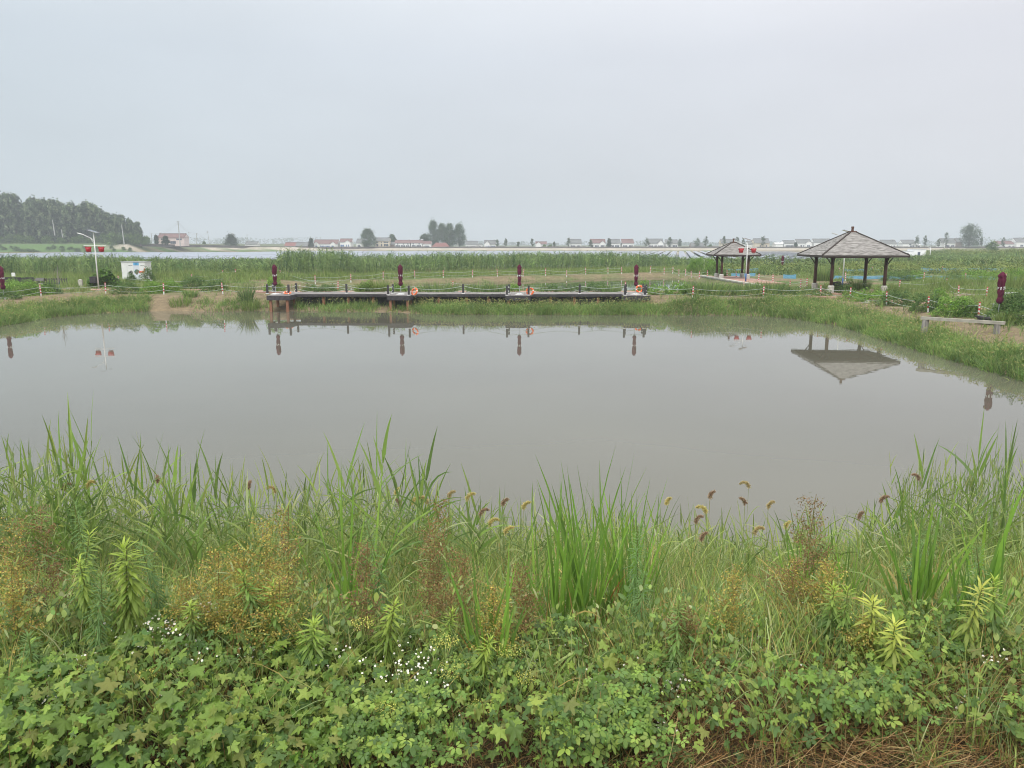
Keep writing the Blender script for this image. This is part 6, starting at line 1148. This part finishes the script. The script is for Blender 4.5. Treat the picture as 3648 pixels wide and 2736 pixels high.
# nodding foxtail heads
def foxtail(px, y, yt, cols, lab, L_=.13, az=None, n=700):
    x, g, h = place(px, y, yt); np_ = NP(); az = U(0, 6.28) if az is None else az; s = U(0, 1, n); th = -.1 + s * U(1.5, 2.7); r = L_ / 2.2
    cx = r * (1 - np.cos(th)) ; cz = r * np.sin(th); ca, sa = math.cos(az), math.sin(az); b = h - r; P = np.stack([cx * ca, cx * sa, b + cz], 1)
    d = rng.normal(0, 1, (n, 3)); d /= np.linalg.norm(d, axis=1)[:, None]; phi = np.arctan2(d[:, 1], d[:, 0]); el = np.arccos(np.clip(d[:, 2], -1, 1))
    blades(np_, P, U(.018, .042, n) * (1 - .45 * s), phi, el, .3, .003, jit(cols, n, .3), seg=1, prof='flat')
    blades(np_, np.array([[-.0, 0, 0.]]), b, az, 0., .0, .005, np.array([[.16, .2, .08]]), seg=4, prof='flat'); k = 4; blades(np_, np.stack([np.zeros(k), np.zeros(k), np.linspace(.2, .75, k) * b], 1), U(.2, .4, k), U(0, 6.28, k), U(.3, .7, k), U(.3, 1.2, k), .012, jit(C_GR, k), seg=4)
    base_obj(np_, 'foxtail', LEAF, x, y, g, label=lab, cat='foxtail')
BRN = [(.28, .22, .19), (.34, .27, .22), (.22, .17, .15)]; PAL = [(.42, .42, .2), (.48, .44, .26)]
for px, y, yt, c, az, l in [(1792, 8.2, 1778, BRN, 0., 'brown nodding foxtail over open water in the centre'), (1712, 8.4, 1815, BRN, .2, 'brown foxtail left of the central one'), (2530, 8.4, 1752, BRN, .3, 'brown foxtail right of the sword grass, higher of two'), (2655, 8.6, 1775, BRN, 3.1, 'drooping brown foxtail bending to the left over the water'), (2668, 9.2, 1718, TAN, 3.0, 'thin tan foxtail above the drooping brown one'), (3140, 8.4, 1768, BRN, 0., 'upright dark foxtail with tail pointing down right'), (3062, 8.2, 1825, BRN, .2, 'arched brown foxtail left of the upright dark one'), (3275, 9.0, 1690, BRN, 3.1, 'brown foxtail at the left of the right reed stand'), (2480, 8.0, 1842, BRN, .5, 'small brown foxtail among grasses right of the sword grass'), (2738, 8.6, 1790, TAN, .4, 'pale dry foxtail on a bare stem'), (2800, 8.4, 1860, PAL, .2, 'pale green foxtail beside the brown conical weed'), (1470, 8.8, 1775, PAL, .4, 'first pale foxtail in the left-centre group'), (1410, 8.9, 1740, PAL, .2, 'second pale foxtail in the left-centre group'), (1425, 8.6, 1780, BRN, 3., 'brown foxtail in the left-centre group'), (1520, 8.4, 1772, TAN, 2.8, 'tan foxtail left of the rust red weed'), (1600, 8.6, 1752, TAN, .3, 'tan foxtail above the rust red weed'), (1665, 8.5, 1760, PAL, .3, 'pale foxtail right of the rust red weed'), (1745, 8.1, 1850, PAL, .2, 'pale foxtail below the central brown one'), (1800, 7.9, 1880, PAL, .2, 'pale foxtail in front of the reeds at centre'), (1865, 8.0, 1790, PAL, .1, 'small pale foxtail right of the central brown one'), (2375, 8.3, 1775, PAL, .1, 'pale foxtail right of the sword grass blades'), (2515, 7.8, 1805, PAL, 3., 'pale green foxtail under the brown one right of centre'), (560, 8.8, 1700, BRN, 2., 'brown foxtail between the left reeds'), (885, 8.9, 1720, BRN, 1.5, 'brown foxtail above the ochre mass'), (980, 8.8, 1735, TAN, 3., 'arched tan foxtail right above the ochre mass'), (310, 8.5, 1715, PAL, 0., 'pale foxtail near the tallest left reed'), (225, 8.4, 1725, BRN, .3, 'brown foxtail below the tallest left reed'), (2500, 7.2, 1900, BRN, .3, 'low brown foxtail in the right centre grasses'), (2690, 7.6, 1880, TAN, .2, 'low tan foxtail below the drooping brown one')]: foxtail(px, y, yt, c, l, az=az)
# fleabane flowers
WHITE = pmat('petal_white', (.78, .78, .74), .7, .2, .04, 20); YEL = pmat('flower_centre', (.65, .45, .05), .8, .1, .1, 20)
def flower_mesh():
    v = [(0, 0, 0)]; f = []; m = 14
    for i in range(m): a = i * 6.2832 / m; r = .5 + .07 * (i % 2); v.append((r * math.cos(a), r * math.sin(a), .06))
    for i in range(m): f.append((0, 1 + i, 1 + (i + 1) % m))
    n = len(v); v.append((0, 0, .24))
    for i in range(8): a = i * .7854; v.append((.2 * math.cos(a), .2 * math.sin(a), .07))
    for i in range(8): f.append((n, n + 1 + i, n + 1 + (i + 1) % 8))
    me = bpy.data.meshes.new('flower'); me.from_pydata(v, [], f); me.materials.append(WHITE); me.materials.append(YEL)
    for k in range(m, m + 8): me.polygons[k].material_index = 1
    return me
FLOWER = flower_mesh()
def daisies(px, y, yt, wd, hgt, n, lab):
    x, g, h = place(px, y, yt); np_ = NP(); wd *= 1.25; X = rng.normal(0, wd / 2, n); Yy = rng.normal(0, wd / 3, n); Z = h - np.abs(rng.normal(0, hgt / 2, n)); Z = np.maximum(Z, .15)
    A = U(0, 6.28, n); blades(np_, np.stack([X * .3, Yy * .3, np.maximum(0, Z - .5)], 1), np.minimum(Z, .5) * .99, np.arctan2(Yy, X), np.arctan2(np.hypot(X, Yy) * .7, np.minimum(Z, .5)), 0., .004, jit([(.14, .2, .08)], n), seg=2, prof='flat')
    
    hd, pi_, ro, s = U(-2.4, -.7, n), U(.1, 1.0, n), U(-.4, .4, n), U(.011, .018, n)
    o = empty('fleabane', (x, y, g), label=lab, cat='flowers', group='white fleabane clumps'); np_.build('stems', LEAF, o)
    for i in range(n):
        f = link('flower', FLOWER, None, o); f.location = (X[i], Yy[i], Z[i]); f.scale = (s[i],) * 3
        f.rotation_euler = (ro[i], pi_[i], hd[i])
for a in [(560, 5.35, 2215, .26, .22, 90, 'densest white daisy clump at the left, above the hop leaves'), (480, 5.2, 2270, .2, .12, 36, 'white daisies left below the densest clump'), (240, 4.9, 2360, .16, .16, 44, 'white daisy clump in the hop leaves near the left edge'), (300, 5.0, 2330, .1, .08, 16, 'few white daisies beside the near-left clump'), (735, 5.7, 2150, .12, .14, 26, 'white daisies on a thin stem below the ochre mass'), (720, 5.0, 2320, .14, .1, 14, 'scattered white daisies before the dark gap in the leaves'), (600, 4.6, 2460, .12, .12, 10, 'small group of daisies low among hop leaves'), (900, 5.2, 2310, .12, .12, 18, 'white daisies under the star-topped weed'), (40, 4.5, 2560, .08, .05, 7, 'two or three daisy heads at the lower left edge'), (190, 4.6, 2470, .1, .05, 9, 'few daisies left of the yellowish flower cluster'), (1210, 5.2, 2300, .22, .2, 40, 'daisies mixed through the creeper left of centre'), (1450, 5.2, 2310, .25, .2, 40, 'daisies in the creeper under the yellowish leafy column'), (1390, 4.9, 2380, .18, .14, 26, 'low daisies left of the pale green blossom'), (1560, 4.9, 2420, .25, .15, 18, 'scattered daisies in the centre creeper'), (1940, 5.3, 2360, .1, .06, 10, 'short line of daisies by the bent grass in the centre'), (2130, 5.0, 2400, .12, .3, 34, 'hanging daisy clump right of the bent grass'), (2250, 5.1, 2380, .22, .2, 46, 'loose cloud of daisies right of the bent grass'), (2380, 5.0, 2400, .14, .2, 40, 'dense upright daisy clump at the right'), (2210, 4.8, 2470, .1, .2, 20, 'daisies drooping towards the brown litter'), (2330, 4.5, 2570, .12, .1, 16, 'daisies lying at the litter edge in the right centre'), (2100, 5.8, 2270, .3, .15, 24, 'sparse daisies among sword grass bases'), (2480, 5.7, 2290, .3, .2, 30, 'tiny daisies in the grass right of centre'), (2980, 6.1, 2150, .2, .15, 18, 'tiny daisies above the leafy weeds at right'), (2750, 5.6, 2320, .35, .2, 26, 'scattered tiny daisies in the right grass'), (3290, 5.2, 2340, .12, .1, 12, 'few daisies in creeper below the yellow star-topped weeds'), (3550, 5.2, 2330, .12, .08, 12, 'few daisies near the right edge'), (3420, 4.8, 2480, .1, .1, 12, 'low daisies at the lower right')]: daisies(*a)
# pale yellow-green flat blossoms of the creeper
for px, y, yt, s, l in [(1290, 5.2, 2205, .09, 'left of the star-topped weed'), (1585, 5.1, 2270, .11, 'under the arching blade'), (1625, 4.95, 2375, .13, 'in the middle of the creeper'), (1810, 5.2, 2300, .10, 'in the centre right of the creeper'), (1795, 5.4, 2190, .06, 'below the sword grass dead base'), (1870, 4.9, 2400, .08, 'left of the bent grass'), (1715, 4.6, 2505, .10, 'low in the creeper'), (1370, 4.5, 2510, .07, 'low at left of centre'), (200, 4.5, 2510, .12, 'in the hop leaves at lower left'), (530, 4.8, 2385, .07, 'among hop leaves beside daisies'), (590, 5.2, 2300, .04, 'small, under the densest daisies'), (3330, 5.6, 2220, .07, 'at the right among creeper'), (2210, 5.3, 2330, .07, 'right of the bent grass top')]:
    x, g, h = place(px, y, yt); np_ = NP(); n = 200; rr = s * np.sqrt(U(0, 1, n)); a = U(0, 6.28, n); scatter(np_, sd_tv, None, np.stack([rr * np.cos(a), rr * np.sin(a), h - .03 + U(-.02, .02, n)], 1), a, U(-1, 1, n), U(-1, 1, n), U(.007, .013, n), jit([(.42, .46, .13), (.5, .52, .18)], n, .2), quads=[[0, 1, 2, 3]])
    k = 12; blades(np_, np.zeros((k, 3)) + [0, 0, max(0, h - .18)], .16, np.arange(k) * .52, U(.1, .6, k), 0., .004, jit(C_GR, k), seg=2, prof='flat'); base_obj(np_, 'creeper_blossom', LEAF, x, y, g, label='flat pale yellow-green blossom cluster ' + l, cat='blossom')
# bent cut grass in the centre
x, g, h = place(2040, 5.2, 2325); np_ = NP(); k = 7; blades(np_, np.array([[0, 0, h]] * k) + rng.normal(0, .01, (k, 3)), U(.42, .62, k), np.array([3.3, 3.0, 3.5, -.1, .2, -.3, -1.4]), U(1.7, 2.3, k), U(.4, .9, k), .022, jit([(.22, .34, .12), (.28, .38, .18)], k), seg=6, roll=.3)
blades(np_, np.array([[0, 0, 0.], [.01, 0, 0], [-.01, 0, 0]]), h, 0., .0, .05, .014, jit([(.22, .33, .12)], 3), seg=3, prof='flat')
base_obj(np_, 'bent_grass', LEAF, x, y if False else 5.2, g, label='grass tuft folded over sharply so its pale blades hang down in the lower centre', cat='grass')
# single dry bent stalks lower right
for px, y, yt, az, l in [(2860, 5.2, 2230, .3, 'long yellow dry stalk arching down right through the lower right weeds'), (2950, 5.0, 2300, 1.2, 'thin upright straw stalk beside the arching yellow one'), (2130, 4.4, 2440, 2.6, 'brown diagonal dead stick in the lower centre')]:
    x, g, h = place(px, y, yt); np_ = NP(); blades(np_, np.array([[0, 0, 0.]]), h * 1.1, az, .1, .9, .009, np.array([[.36, .33, .14]]), seg=8, prof='grass'); base_obj(np_, 'dry_stalk', DRY, x, y, g, label=l, cat='stalk')

# ------------------------------------------------------------ haze
hb = MB().box(-3600, 3600, -70, 3700, -8, 90).build('haze', pmat('haze_tmp', (1, 1, 1)))
hm = bpy.data.materials.new('haze'); hm.use_nodes = True; t = hm.node_tree; t.nodes.clear(); o_ = t.nodes.new('ShaderNodeOutputMaterial'); pv = t.nodes.new('ShaderNodeVolumePrincipled')
pv.inputs['Color'].default_value = (.84, .92, .97, 1); pv.inputs['Density'].default_value = .00043; pv.inputs['Anisotropy'].default_value = 0.0
t.links.new(pv.outputs[0], o_.inputs['Volume']); hb.data.materials.clear(); hb.data.materials.append(hm); tag(hb, kind='stuff')
print('all done', len(bpy.data.objects))
